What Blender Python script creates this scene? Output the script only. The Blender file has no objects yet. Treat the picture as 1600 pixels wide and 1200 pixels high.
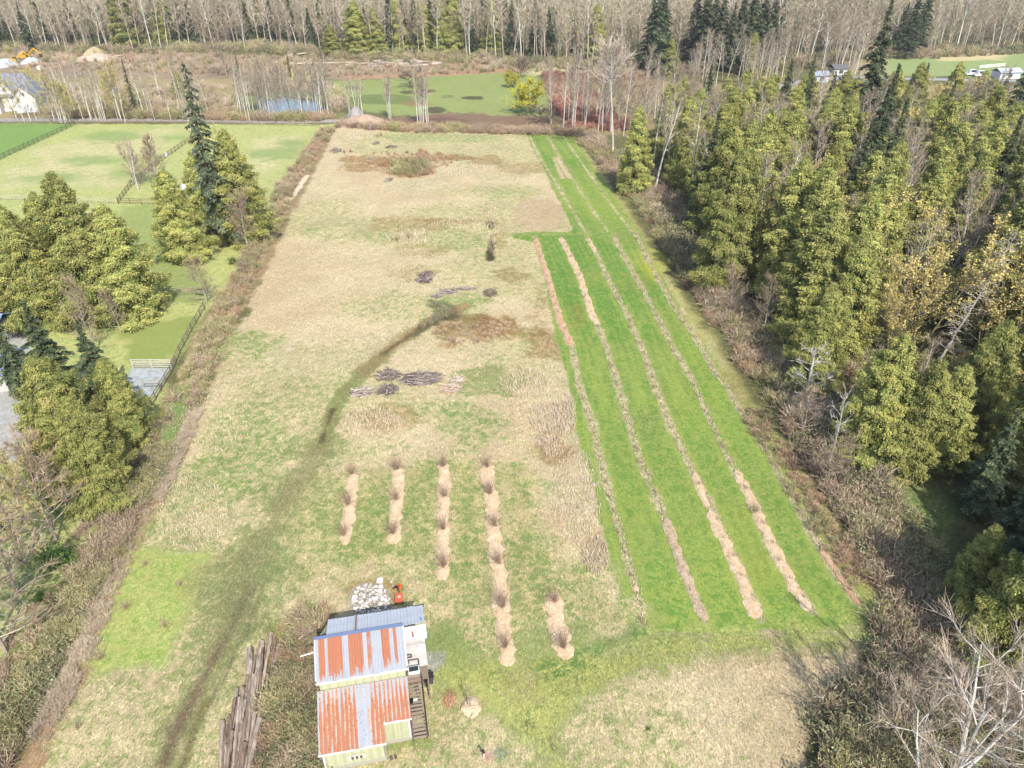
import bpy, math, random
import numpy as np
from mathutils import Vector, Matrix, Euler
R = math.radians
sc = bpy.context.scene
C = sc.collection

# ------------------------------------------------------------------ camera, sky, sun, exposure
FPX, PITCH, CAMH = 1109.0, R(32.6), 50.0      # focal length for a 1600 px wide frame, tilt below the horizon, drone height
cam = bpy.data.cameras.new("camera")
cam.sensor_width = 36.0
cam.lens = 36.0 * FPX / 1600.0
cam.clip_start, cam.clip_end = 0.5, 4000
co = bpy.data.objects.new("camera", cam)
C.objects.link(co)
co.location = (0, 0, CAMH)
co.rotation_euler = (math.pi / 2 - PITCH, 0, 0)
sc.camera = co
SUN_DIR = Vector((0.33, -0.94, 0)).normalized() * math.cos(R(46)) + Vector((0, 0, math.sin(R(46))))
w = bpy.data.worlds.new("World")
sc.world = w
w.use_nodes = True
nt = w.node_tree
sky = nt.nodes.new("ShaderNodeTexSky")
sky.sky_type = 'NISHITA'
sky.sun_disc = False
sky.sun_elevation = R(46)
sky.sun_rotation = math.atan2(SUN_DIR.x, SUN_DIR.y)
sky.air_density, sky.dust_density, sky.ozone_density = 1.0, 1.6, 1.0
bg = nt.nodes["Background"]
bg.inputs[1].default_value = 0.15
nt.links.new(sky.outputs[0], bg.inputs[0])
sl = bpy.data.lights.new("sun", 'SUN')
sl.energy = 3.7
sl.angle = R(0.5)
sl.color = (1.0, 0.955, 0.88)
so = bpy.data.objects.new("sun", sl)
C.objects.link(so)
so.rotation_euler = SUN_DIR.to_track_quat('Z', 'Y').to_euler()
so.location = (60, -60, 120)
sc.view_settings.view_transform = 'Standard'
sc.view_settings.look = 'None'
sc.view_settings.gamma = 1
sc.view_settings.exposure = 1.2
sc.cycles.max_bounces = 5
sc.cycles.diffuse_bounces = 2
sc.cycles.transparent_max_bounces = 4

# ------------------------------------------------------------------ surveying helpers (photo pixel -> point of the ground)
cp, sp = math.cos(PITCH), math.sin(PITCH)
def G(px, py, z=0.0):
    dx = (px - 800) / FPX; u = -(py - 600) / FPX
    d = (dx, cp + u * sp, -sp + u * cp)
    t = (CAMH - z) / -d[2]
    return (d[0] * t, d[1] * t)
def GL(pts, z=0.0): return [G(a, b, z) for a, b in pts]
def PIXY(x, y, z):
    dz = z - CAMH; f = y * cp - dz * sp; u = y * sp + dz * cp
    return 600 - FPX * u / f
def HT(bx, by, ty):
    x, y = G(bx, by)
    z = 0.0
    while z < 45 and PIXY(x, y, z) > ty: z += 0.2
    return z

# ------------------------------------------------------------------ numpy noise
def _h(ix, iy, s):
    n = (ix.astype(np.int64) * 374761393 + iy.astype(np.int64) * 668265263 + s * 1274126177) & 0xffffffff
    n = ((n ^ (n >> 13)) * 1274126177) & 0xffffffff
    return ((n ^ (n >> 16)) & 0xffff) / 65535.0
def vnoise(x, y, s=0):
    ix = np.floor(x); iy = np.floor(y); fx = x - ix; fy = y - iy
    fx = fx * fx * (3 - 2 * fx); fy = fy * fy * (3 - 2 * fy)
    a = _h(ix, iy, s); b = _h(ix + 1, iy, s); c = _h(ix, iy + 1, s); d = _h(ix + 1, iy + 1, s)
    return (a * (1 - fx) + b * fx) * (1 - fy) + (c * (1 - fx) + d * fx) * fy
def fbm(x, y, sc_, o=4, s=0):
    r = 0; a = 1; t = 0
    for i in range(o):
        r = r + a * vnoise(x / sc_ * 2 ** i + 17 * i, y / sc_ * 2 ** i - 9 * i, s + i); t += a; a *= 0.55
    return r / t
def sst(a, b, x):
    t = np.clip((x - a) / (b - a), 0, 1); return t * t * (3 - 2 * t)
KALB = 0.55
def lin(c): return c / 12.92 if c <= 0.04045 else ((c + 0.055) / 1.055) ** 2.4
def S(r, g, b, k=KALB):
    c = np.array([lin(r / 255) * k, lin(g / 255) * k, lin(b / 255) * k])
    if g > r and g > b:      # early-spring greens are never fully saturated
        y = c.mean(); c = (c * .68 + np.array([1.14, 1.06, .74]) * y * .32) * .94
    return c
def inpoly(poly, X, Y):
    ins = np.zeros(X.shape, bool); n = len(poly)
    for i in range(n):
        x1, y1 = poly[i]; x2, y2 = poly[(i + 1) % n]
        if y1 == y2: continue
        c = ((y1 > Y) != (y2 > Y)) & (X < (x2 - x1) * (Y - y1) / (y2 - y1) + x1)
        ins ^= c
    return ins
def segdist(pts, X, Y, closed=False):
    d = np.full(X.shape, 1e9); n = len(pts)
    for i in range(n if closed else n - 1):
        x1, y1 = pts[i]; x2, y2 = pts[(i + 1) % n]
        vx, vy = x2 - x1, y2 - y1; L = vx * vx + vy * vy + 1e-9
        t = np.clip(((X - x1) * vx + (Y - y1) * vy) / L, 0, 1)
        d = np.minimum(d, np.hypot(X - x1 - t * vx, Y - y1 - t * vy))
    return d

# ------------------------------------------------------------------ mesh and object helpers
def mk_mesh(name, V, F, mat, col=None, smooth=False):
    """V (N,3); F (M,k) array or a list of such arrays; col (N,3)"""
    me = bpy.data.meshes.new(name)
    Fs = F if isinstance(F, list) else [F]
    Fs = [np.asarray(f, dtype=np.int32) for f in Fs if len(f)]
    V = np.asarray(V, dtype=np.float32)
    me.vertices.add(len(V)); me.vertices.foreach_set("co", V.ravel())
    nl = sum(f.size for f in Fs); npoly = sum(len(f) for f in Fs)
    me.loops.add(nl); me.polygons.add(npoly)
    me.loops.foreach_set("vertex_index", np.concatenate([f.ravel() for f in Fs]))
    st = []; o = 0
    for f in Fs:
        st.append(o + np.arange(len(f), dtype=np.int32) * f.shape[1]); o += f.size
    me.polygons.foreach_set("loop_start", np.concatenate(st).astype(np.int32))
    me.polygons.foreach_set("use_smooth", np.full(npoly, smooth))
    me.update(calc_edges=True)
    if col is not None:
        a = me.color_attributes.new("Col", 'FLOAT_COLOR', 'POINT')
        c4 = np.ones((len(V), 4), dtype=np.float32); c4[:, :3] = col
        a.data.foreach_set("color", c4.ravel())
    if mat: me.materials.append(mat)
    return me
def tag(o, label=None, cat=None, group=None, kind=None):
    if label: o['label'] = label
    if cat: o['category'] = cat
    if group: o['group'] = group
    if kind: o['kind'] = kind
    return o
def link(name, me, parent=None, loc=None):
    o = bpy.data.objects.new(name, me); C.objects.link(o)
    if parent: o.parent = parent
    if loc: o.location = loc
    return o
def empty(name, loc=(0, 0, 0), rz=0):
    o = bpy.data.objects.new(name, None); C.objects.link(o)
    o.location = loc; o.rotation_euler = (0, 0, rz); o.empty_display_size = 0.5
    return o
def copy_tree(o, parent=None):
    c = o.copy(); C.objects.link(c); c.parent = parent
    for ch in KIDS.get(o.name, []):
        k = ch.copy(); C.objects.link(k); k.parent = c
    return c
KIDS = {}

class MB:
    """collects boxes, tubes and quads, builds ONE mesh object"""
    def __init__(s): s.v = []; s.f = []; s.c = []
    def add(s, V, F, col=None):
        o = len(s.v)
        s.v += [tuple(p) for p in V]; s.f += [tuple(i + o for i in f) for f in F]
        s.c += [tuple(col) if col is not None else (.5, .5, .5)] * len(V)
        return s
    def box(s, c, size, M=None, col=None):
        x, y, z = [a / 2 for a in size]
        V = [Vector((i * x, j * y, k * z)) for i in (-1, 1) for j in (-1, 1) for k in (-1, 1)]
        V = [(M @ p if M else p) + Vector(c) for p in V]
        return s.add(V, [(0, 1, 3, 2), (4, 6, 7, 5), (0, 4, 5, 1), (2, 3, 7, 6), (0, 2, 6, 4), (1, 5, 7, 3)], col)
    def hexa(s, P, col=None):      # 8 points: bottom ring of 4, top ring of 4
        return s.add(P, [(3, 2, 1, 0), (4, 5, 6, 7), (0, 1, 5, 4), (1, 2, 6, 5), (2, 3, 7, 6), (3, 0, 4, 7)], col)
    def tube(s, p0, p1, r0, r1=None, n=8, col=None):
        r1 = r0 if r1 is None else r1
        a = Vector(p0); b = Vector(p1); d = (b - a)
        q = d.to_track_quat('Z', 'Y')
        V = []
        for (c, r) in ((a, r0), (b, r1)):
            for i in range(n):
                t = 2 * math.pi * i / n
                V.append(c + q @ Vector((r * math.cos(t), r * math.sin(t), 0)))
        F = [(i, (i + 1) % n, n + (i + 1) % n, n + i) for i in range(n)] + [tuple(range(n))[::-1], tuple(range(n, 2 * n))]
        return s.add(V, F, col)
    def mesh(s, name, mat, smooth=False):
        me = bpy.data.meshes.new(name); me.from_pydata(s.v, [], s.f)
        a = me.color_attributes.new("Col", 'FLOAT_COLOR', 'POINT')
        a.data.foreach_set("color", np.array([c + (1,) for c in s.c], dtype=np.float32).ravel())
        if mat: me.materials.append(mat)
        if smooth: me.polygons.foreach_set("use_smooth", [True] * len(me.polygons))
        return me
    def obj(s, name, mat, parent=None, loc=None, smooth=False): return link(name, s.mesh(name, mat, smooth), parent, loc)

# ------------------------------------------------------------------ materials
def newmat(name):
    m = bpy.data.materials.new(name); m.use_nodes = True
    n = m.node_tree.nodes; l = m.node_tree.links
    b = n["Principled BSDF"]; b.inputs["Roughness"].default_value = 0.85
    b.inputs["Specular IOR Level"].default_value = 0.2
    return m, n, l, b
def mathn(n, l, op, a, b=None, clamp=False):
    m = n.new("ShaderNodeMath"); m.operation = op; m.use_clamp = clamp
    for i, x in enumerate((a, b)):
        if x is None: continue
        if isinstance(x, (int, float)): m.inputs[i].default_value = x
        else: l.new(x, m.inputs[i])
    return m.outputs[0]
def noisen(n, l, vec, scale, detail=4, rough=0.6, dist=0.0):
    t = n.new("ShaderNodeTexNoise"); t.inputs["Scale"].default_value = scale
    t.inputs["Detail"].default_value = detail; t.inputs["Roughness"].default_value = rough
    t.inputs["Distortion"].default_value = dist
    l.new(vec, t.inputs["Vector"]); return t.outputs[0]
def mixc(n, l, fac, a, b, mode='MIX'):
    m = n.new("ShaderNodeMix"); m.data_type = 'RGBA'; m.blend_type = mode
    for s_, x in ((m.inputs[0], fac), (m.inputs[6], a), (m.inputs[7], b)):
        if isinstance(x, (int, float)): s_.default_value = x
        elif isinstance(x, (tuple, list, np.ndarray)): s_.default_value = (float(x[0]), float(x[1]), float(x[2]), 1)
        else: l.new(x, s_)
    return m.outputs[2]
def rampn(n, l, fac, stops):
    r = n.new("ShaderNodeValToRGB"); e = r.color_ramp.elements
    while len(e) < len(stops): e.new(0.5)
    for el, (p, c) in zip(e, stops):
        el.position = p; el.color = (c[0], c[1], c[2], 1)
    l.new(fac, r.inputs[0]); return r.outputs[0]
def scalec(n, l, col, fac):
    m = n.new("ShaderNodeVectorMath"); m.operation = 'SCALE'
    l.new(col, m.inputs[0])
    if isinstance(fac, (int, float)): m.inputs["Scale"].default_value = fac
    else: l.new(fac, m.inputs["Scale"])
    return m.outputs[0]
def vcol_mat(name, var=0.35, transl=0.0, nscale=0, namt=0.4, rough=0.85, bump=0):
    m, n, l, b = newmat(name)
    at = n.new("ShaderNodeAttribute"); at.attribute_name = "Col"
    oi = n.new("ShaderNodeObjectInfo")
    f = mathn(n, l, 'MULTIPLY_ADD', oi.outputs["Random"], var); 
    f.node.inputs[2].default_value = 1 - var / 2
    c = scalec(n, l, at.outputs["Color"], f)
    if nscale:
        tc = n.new("ShaderNodeTexCoord")
        nn = noisen(n, l, tc.outputs["Object"], nscale, 5, 0.65)
        g = mathn(n, l, 'MULTIPLY_ADD', nn, namt * 2); g.node.inputs[2].default_value = 1 - namt
        c = scalec(n, l, c, g)
        if bump:
            bp = n.new("ShaderNodeBump"); bp.inputs["Strength"].default_value = 0.7; bp.inputs["Distance"].default_value = bump
            l.new(nn, bp.inputs["Height"]); l.new(bp.outputs[0], b.inputs["Normal"])
    l.new(c, b.inputs["Base Color"])
    b.inputs["Roughness"].default_value = rough
    if transl:
        tr = n.new("ShaderNodeBsdfTranslucent"); l.new(c, tr.inputs[0])
        mx = n.new("ShaderNodeMixShader"); mx.inputs[0].default_value = transl
        l.new(b.outputs[0], mx.inputs[1]); l.new(tr.outputs[0], mx.inputs[2])
        l.new(mx.outputs[0], n["Material Output"].inputs[0])
    return m
M_leaf = vcol_mat("conifer_foliage", 0.4, 0.38)
M_twig = vcol_mat("twigs", 0.25)
M_bark = vcol_mat("bark", 0.25, nscale=2.5, namt=0.35, bump=0.05)
M_grass = vcol_mat("grass_blades", 0.0, 0.25)
M_brush = vcol_mat("brush", 0.0, 0.15)
M_wood = vcol_mat("weathered_wood", 0.15, nscale=3.0, namt=0.35, bump=0.02)
M_stone = vcol_mat("stone", 0.5, nscale=3.0, namt=0.2, bump=0.05)
M_paint = vcol_mat("painted_metal", 0.0, nscale=1.5, namt=0.12, rough=0.5)
M_plain = vcol_mat("plain_surface", 0.0, nscale=2.0, namt=0.15, rough=0.7)

# ground: two colours carried by the mesh (what grows there), broken up by fine noise
def ground_mat():
    m, n, l, b = newmat("ground_cover")
    at = n.new("ShaderNodeAttribute"); at.attribute_name = "Col"
    mo = n.new("ShaderNodeAttribute"); mo.attribute_name = "Mot"
    ge = n.new("ShaderNodeNewGeometry"); P = ge.outputs["Position"]
    n1 = noisen(n, l, P, 1.0, 7, 0.75, 0.8)
    n1b = noisen(n, l, P, 3.4, 4, 0.72, 0.9)
    mp = n.new("ShaderNodeMapping"); mp.inputs["Scale"].default_value = (1.0, 0.35, 1); mp.inputs["Rotation"].default_value = (0, 0, 0.12)
    l.new(P, mp.inputs[0])
    n2 = noisen(n, l, mp.outputs[0], 5.5, 5, 0.7, 1.2)
    n3 = noisen(n, l, P, 0.12, 4, 0.6, 0.3)
    s = mathn(n, l, 'ADD', mathn(n, l, 'MULTIPLY', n1, 0.6), mathn(n, l, 'MULTIPLY', n1b, 0.4))
    # s is centred on 0.5; amount in Mot alpha moves the threshold
    t = mathn(n, l, 'ADD', s, mo.outputs["Alpha"])
    t = mathn(n, l, 'MULTIPLY_ADD', t, 13.0, True); t.node.inputs[2].default_value = -11.4
    c = mixc(n, l, t, at.outputs["Color"], mo.outputs["Color"])
    v = mathn(n, l, 'MULTIPLY_ADD', n2, 1.9); v.node.inputs[2].default_value = 0.06
    v3 = mathn(n, l, 'MULTIPLY_ADD', n3, 0.5); v3.node.inputs[2].default_value = 0.75
    vb = mathn(n, l, 'MULTIPLY_ADD', n1b, 1.1); vb.node.inputs[2].default_value = 0.46
    vv = mathn(n, l, 'MULTIPLY', mathn(n, l, 'MULTIPLY', v, v3), vb)
    mp2 = n.new("ShaderNodeMapping"); mp2.inputs["Scale"].default_value = (1.5, .9, 1); mp2.inputs["Rotation"].default_value = (0, 0, .5); l.new(P, mp2.inputs[0])
    n4 = noisen(n, l, mp2.outputs[0], 1.4, 4, .65, 2.2)
    pl = mathn(n, l, 'MULTIPLY_ADD', n4, 6.0, True); pl.node.inputs[2].default_value = -3.1     # lodged, bleached tufts
    pv = mathn(n, l, 'MULTIPLY_ADD', pl, .42); pv.node.inputs[2].default_value = .86
    vv = mathn(n, l, 'MULTIPLY', vv, pv)
    # colour amount of the fine variation comes from the mesh too (mown lawn is smoother)
    ro = n.new("ShaderNodeAttribute"); ro.attribute_name = "Rgh"
    vv = mixc(n, l, ro.outputs["Fac"], (1, 1, 1), vv)
    c = mixc(n, l, 1.0, c, vv, 'MULTIPLY')
    l.new(c, b.inputs["Base Color"])
    b.inputs["Specular IOR Level"].default_value = 0.1
    bp = n.new("ShaderNodeBump"); bp.inputs["Distance"].default_value = 0.12
    l.new(mathn(n, l, 'MULTIPLY', ro.outputs["Fac"], 0.8), bp.inputs["Strength"])
    l.new(mathn(n, l, 'ADD', n2, n1b), bp.inputs["Height"]); l.new(bp.outputs[0], b.inputs["Normal"])
    return m
M_ground = ground_mat()
def water_mat():
    m, n, l, b = newmat("pond_water")
    b.inputs["Base Color"].default_value = (0.02, 0.025, 0.025, 1); b.inputs["Roughness"].default_value = 0.12
    b.inputs["Specular IOR Level"].default_value = 0.6
    ge = n.new("ShaderNodeNewGeometry"); nn = noisen(n, l, ge.outputs["Position"], 1.2, 3)
    bp = n.new("ShaderNodeBump"); bp.inputs["Strength"].default_value = 0.05; l.new(nn, bp.inputs["Height"]); l.new(bp.outputs[0], b.inputs["Normal"])
    return m
M_water = water_mat()

# ------------------------------------------------------------------ the ground
def axis(parts):
    a = [parts[0][0]]
    for s_, e, st in parts:
        n_ = int((e - s_) / st)
        a += list(np.linspace(s_, e, n_ + 1)[1:])
    return np.array(a)
xs = axis([(-1500, -400, 60), (-400, -180, 6), (-180, -75, 1.0), (-75, 75, .33), (75, 180, 1.0), (180, 400, 6), (400, 1500, 60)])
ys = axis([(-60, 15, 8), (15, 125, .3), (125, 240, .6), (240, 420, 1.5), (420, 700, 12), (700, 2500, 90)])
GX, GY = np.meshgrid(xs, ys); gX = GX.ravel(); gY = GY.ravel(); NG = len(gX)
nA = fbm(gX, gY, 2.2, 4, 3) - .5; nB = fbm(gX, gY, 9, 4, 11) - .5; nC = fbm(gX, gY, 28, 4, 23) - .5
base = np.tile(S(138, 118, 84), (NG, 1)); mot = np.tile(S(110, 118, 62), (NG, 1)); amt = np.full(NG, .45); rgh = np.full(NG, 1.0)
zone = np.zeros(NG, int)
ZN = ['woodland_floor', 'meadow', 'orchard_lawn', 'pasture', 'dirt_track', 'road', 'far_field', 'clearing', 'yard', 'lawn']
def _apply(m, idx, col, mc, am, rg, zn):
    k = m[:, None]
    if col is not None: base[idx] = base[idx] * (1 - k) + col * k
    if mc is not None: mot[idx] = mot[idx] * (1 - k) + mc * k
    if am is not None: amt[idx] = amt[idx] * (1 - m) + am * m
    if rg is not None: rgh[idx] = rgh[idx] * (1 - m) + rg * m
    if zn is not None: zone[idx[m > .5]] = ZN.index(zn)
def paint(px, col=None, mc=None, am=None, rg=None, zn=None, soft=.6, rag=1.0, k=1.0, nz=None, world=False):
    P_ = px if world else GL(px)
    a = np.array(P_); x0, y0 = a.min(0) - soft - rag; x1, y1 = a.max(0) + soft + rag
    idx = np.nonzero((gX > x0) & (gX < x1) & (gY > y0) & (gY < y1))[0]
    if not len(idx): return
    X, Y = gX[idx], gY[idx]
    d = segdist(P_, X, Y, True); d = np.where(inpoly(P_, X, Y), d, -d)
    d = d + (nA[idx] * 1.5 + nB[idx]) * rag * 2
    m = sst(-soft, soft, d) * k
    if nz is not None: m = m * sst(nz - .12, nz + .12, (nB[idx] + .5) * .6 + (nA[idx] + .5) * .4)
    _apply(m, idx, col, mc, am, rg, zn)
def stroke(px, wd, col=None, mc=None, am=None, rg=None, zn=None, soft=.4, rag=.4, k=1.0, world=False, nz=None):
    P_ = px if world else GL(px)
    a = np.array(P_); q = wd + soft + rag
    x0, y0 = a.min(0) - q; x1, y1 = a.max(0) + q
    idx = np.nonzero((gX > x0) & (gX < x1) & (gY > y0) & (gY < y1))[0]
    if not len(idx): return
    X, Y = gX[idx], gY[idx]
    d = wd / 2 - segdist(P_, X, Y) + (nA[idx] * 1.5 + nB[idx]) * rag * 2
    m = sst(-soft, soft, d) * k
    if nz is not None: m = m * sst(nz - .12, nz + .12, (nB[idx] + .5) * .6 + (nA[idx] + .5) * .4)
    _apply(m, idx, col, mc, am, rg, zn)
def blob(px, py, rx, ry, col=None, mc=None, am=None, rg=None, soft=1.0, rag=1.0, k=1.0, nz=None):
    """ellipse of rx by ry photo pixels, turned into a patch of ground"""
    P_ = [G(px + rx * math.cos(t), py + ry * math.sin(t)) for t in np.linspace(0, 2 * math.pi, 17)[:-1]]
    paint(P_, col, mc, am, rg, None, soft, rag, k, nz, True)

STRAW = S(212, 193, 154); STRAWG = S(160, 172, 90); GREEN = S(128, 158, 68); PALE = S(226, 208, 178)
LAWN = np.array([.092, .158, .031]); LAWNY = np.array([.155, .182, .044]); MULCH = S(222, 184, 146); RUSTY = S(172, 128, 90); DARKB = S(110, 88, 68)
# far clearing, fields and pond surroundings
paint([(-300, 125), (-300, 84), (0, 80), (260, 80), (520, 92), (740, 97), (830, 97), (840, 118), (640, 122), (520, 128), (300, 125), (60, 122)], S(196, 178, 158), S(160, 140, 112), .5, .8, 'clearing', 3, 4)
paint([(-300, 186), (-300, 120), (60, 120), (380, 122), (420, 150), (420, 183)], S(150, 160, 92), S(170, 150, 112), .45, .7, 'far_field', 3, 5)
paint([(370, 122), (530, 122), (560, 150), (540, 186), (370, 186)], S(176, 162, 122), S(132, 142, 80), .5, .8, 'far_field', 3, 4)
blob(470, 118, 40, 9, S(150, 160, 80), S(196, 182, 120), .5)
paint([(515, 128), (620, 122), (700, 117), (800, 111), (842, 118), (862, 150), (860, 186), (760, 184), (640, 184), (560, 172), (528, 155)], S(130, 164, 66), S(156, 170, 84), .46, .5, 'far_field', 2, 1.5)
paint([(505, 120), (640, 114), (800, 104), (830, 107), (800, 113), (700, 118), (560, 124)], S(212, 190, 150), S(168, 128, 100), .45, .8, None, 1.5, 2)
paint([(862, 126), (1000, 124), (1150, 130), (1180, 200), (1000, 215), (880, 200)], S(134, 150, 82), S(160, 140, 100), .5, .6, 'far_field', 3, 3)
paint([(850, 122), (900, 124), (960, 180), (1000, 200), (905, 204), (860, 160)], S(150, 98, 80), S(128, 84, 70), .5, .8, None, 2, 3)
stroke([(860, 122), (1010, 122)], 7, S(156, 112, 96), S(140, 100, 84), .5, 1, None, 2, 2)
paint([(825, 118), (960, 118), (950, 100), (830, 96)], S(130, 160, 76), S(206, 198, 150), .45, .6, 'far_field', 3, 4)
paint([(1330, 84), (1700, 76), (1750, 122), (1330, 118)], S(128, 172, 80), S(158, 176, 100), .45, .3, 'far_field', 3, 2)
paint([(1440, 86), (1570, 84), (1560, 94), (1470, 97)], S(206, 190, 142), None, .3, .4, None, 4, 4)
paint([(1020, 190), (1230, 130), (1700, 135), (1700, 150), (1300, 170), (1100, 230)], S(138, 162, 80), S(170, 150, 110), .45, .6, 'far_field', 3, 3)
paint([(1320, 95), (1380, 92), (1390, 116), (1310, 118)], S(190, 158, 128), None, .4, .8, None, 3, 3)
# dark muddy bank before the far field, spoil heap road
paint([(625, 182), (700, 176), (852, 182), (900, 200), (905, 210), (640, 205), (560, 196)], S(112, 86, 74), S(140, 116, 92), .5, 1, 'clearing', 1.5, 2.5)
paint([(520, 186), (640, 190), (860, 205), (860, 214), (530, 208)], S(196, 166, 130), S(150, 120, 90), .5, 1, None, 1.5, 2)
for a, b, rx, ry, c in ((740, 153, 18, 3, (86, 70, 52)), (665, 143, 14, 3, (120, 84, 64)), (637, 145, 12, 3, (96, 84, 62)), (552, 137, 12, 3, (110, 110, 76)), (700, 151, 10, 3, (140, 130, 96)), (600, 155, 60, 8, (124, 140, 70)), (650, 162, 25, 4, (150, 120, 90)), (680, 172, 20, 5, (90, 74, 60))):
    blob(a, b, rx, ry, S(*c), None, .3, .8, .8, 1.0, .85)
# pastures on the left
paint([(-400, 192), (527, 194), (500, 205), (430, 320), (345, 475), (308, 505), (268, 580), (225, 690), (120, 860), (20, 1010), (-120, 1200), (-700, 1200)], S(138, 176, 80), S(186, 186, 118), .45, .5, 'pasture', 1, 1)
paint([(-400, 192), (118, 194), (60, 222), (0, 250), (-200, 330)], S(110, 164, 54), S(130, 172, 66), .46, .5, None, .5, .5)
for q, k in (([(40, 235), (200, 205), (290, 200), (260, 240), (120, 255), (40, 262)], .55), ([(0, 262), (120, 245), (200, 265), (190, 300), (60, 290), (0, 300)], .6), ([(390, 215), (480, 212), (450, 250), (400, 262)], .6), ([(330, 250), (440, 240), (400, 300)], .4)):
    paint(q, S(220, 204, 156), S(184, 186, 112), .42, .6, None, 3, 4, min(1, k + .3))
for q in ((180, 212, 45, 8), (150, 250, 40, 6), (80, 280, 60, 7), (200, 270, 30, 9), (430, 240, 40, 8), (460, 225, 20, 5), (270, 215, 20, 5)): blob(q[0], q[1], q[2], q[3], S(112, 162, 66), S(150, 176, 86), .45, .5, 3, 3, .8)
paint([(185, 320), (262, 318), (330, 460), (300, 470), (260, 470), (200, 400)], S(134, 168, 62), S(160, 176, 84), .46, .5, None, 1, 1)
paint([(190, 520), (300, 490), (312, 505), (266, 566), (200, 568)], S(170, 172, 74), S(150, 168, 66), .5, .3, None, 1, 1.5)
paint([(-60, 800), (60, 880), (30, 950), (-60, 1000)], S(140, 166, 92), None, .4, .4, None, 1, 1)
paint([(-300, 480), (30, 480), (60, 600), (60, 720), (-300, 740)], S(192, 190, 186), S(170, 168, 160), .45, .35, 'yard', .6, .4)
paint([(206, 574), (268, 574), (240, 618), (180, 625)], S(184, 190, 192), S(160, 160, 150), .4, .3, 'yard', .3, .2)
# the main meadow
MEADOW = [(522, 200), (895, 207), (1005, 368), (1165, 620), (1365, 930), (1350, 1060), (1270, 1150), (1255, 1400), (-60, 1400), (40, 1200), (110, 1085), (160, 960), (200, 860), (255, 750), (300, 660), (345, 560), (400, 450), (455, 330), (505, 235)]
paint(MEADOW, STRAW, STRAWG, .35, 1.0, 'meadow', .8, 1.0)
# brushy strip on its left
HEDGE = [(505, 196), (430, 300), (372, 440), (322, 492), (278, 585), (232, 700), (152, 850), (60, 1010), (-90, 1260), (25, 1260), (110, 1085), (160, 960), (200, 860), (255, 750), (300, 660), (345, 560), (400, 450), (455, 330), (525, 200)]
paint(HEDGE, S(196, 166, 132), S(134, 138, 82), .42, 1.0, 'woodland_floor', .5, .8)
paint([(335, 500), (350, 520), (300, 620), (275, 690), (235, 760), (215, 790), (205, 770), (250, 690), (285, 600)], S(112, 164, 62), S(140, 160, 80), .4, .8, None, .6, 1, .9)
paint([(235, 650), (245, 690), (200, 770), (170, 790), (215, 700)], S(104, 160, 62), S(140, 160, 80), .4, .8, None, .6, .6, .9)
stroke([(505, 235), (455, 330), (400, 450)], 1.2, S(194, 166, 132), S(170, 140, 106), .5, 1, k=.7)
stroke([(480, 275), (462, 300), (440, 322)], 1.2, PALE, None, .2, .6, rag=.3)
stroke([(300, 660), (255, 750), (200, 860), (160, 960), (110, 1085), (40, 1200)], 2.2, S(206, 178, 146), S(170, 140, 106), .5, 1)
# broad variation of the meadow
idx = np.nonzero(zone == ZN.index('meadow'))[0]
k = sst(-.02, .14, nC[idx]) * .8
_apply(k, idx, S(200, 178, 140), None, .30, None, None)
k = sst(.0, .14, -nC[idx]) * .8
_apply(k, idx, S(208, 190, 146), S(154, 172, 86), .40, None, None)
# patches of green, pale and rusty growth
for a in ((375, 690, 80, 70, .75), (400, 535, 40, 20, .9), (330, 760, 70, 50, .7), (290, 830, 60, 40, .6), (740, 660, 60, 40, .8), (690, 640, 40, 20, .7), (640, 480, 120, 22, .5), (560, 360, 90, 20, .5), (700, 375, 70, 18, .6), (720, 470, 40, 8, .9), (690, 215, 90, 8, .7), (760, 300, 90, 10, .5), (840, 840, 40, 60, .7), (830, 770, 30, 40, .5), (560, 700, 60, 20, .4), (480, 620, 60, 30, .3), (880, 430, 30, 40, .5)):
    blob(a[0], a[1], a[2], a[3], S(204, 190, 142), S(138, 168, 74), .435, 1, 1.5, 2, a[4])
for a in ((505, 345, 26, 9), (568, 352, 14, 5), (700, 262, 80, 14), (660, 290, 60, 10), (780, 270, 50, 12), (545, 215, 22, 8), (330, 820, 50, 20), (880, 690, 40, 50), (930, 880, 30, 20), (900, 780, 40, 60), (480, 560, 60, 26), (600, 540, 40, 14)):
    blob(a[0], a[1], a[2], a[3], PALE, S(206, 186, 146), .5, 1, 1.0, 1.5, .6)
for a in ((640, 262, 44, 16, .9), (590, 250, 55, 8, .8), (700, 247, 40, 6, .8), (760, 250, 30, 8, .6), (560, 262, 30, 7, .7), (830, 262, 60, 10, .4), (640, 350, 60, 14, .4), (660, 390, 50, 12, .3), (740, 512, 60, 22, .7), (790, 520, 40, 12, .5), (700, 540, 30, 8, .6), (600, 655, 50, 25, .45), (860, 540, 40, 20, .6), (865, 700, 22, 26, .7), (780, 370, 14, 30, .4), (800, 430, 25, 10, .5), (700, 345, 50, 6, .5), (640, 425, 40, 8, .3), (770, 505, 26, 8, .7), (845, 480, 12, 40, .3), (930, 850, 26, 30, .4)):
    blob(a[0], a[1], a[2], a[3], S(184, 138, 98), S(146, 104, 70), .48, 1, 1.0, 1.6, a[4] * .8)
stroke([(766, 348), (768, 380), (768, 405)], 1.4, S(110, 96, 66), S(80, 72, 50), .5, 1, rag=.9)
blob(840, 335, 45, 26, S(214, 184, 158), S(196, 166, 136), .5, .6, 1, 1.5, .7)
blob(760, 600, 70, 24, S(196, 178, 138), S(150, 160, 84), .52, 1, 1, 1.5, .6)
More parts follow.
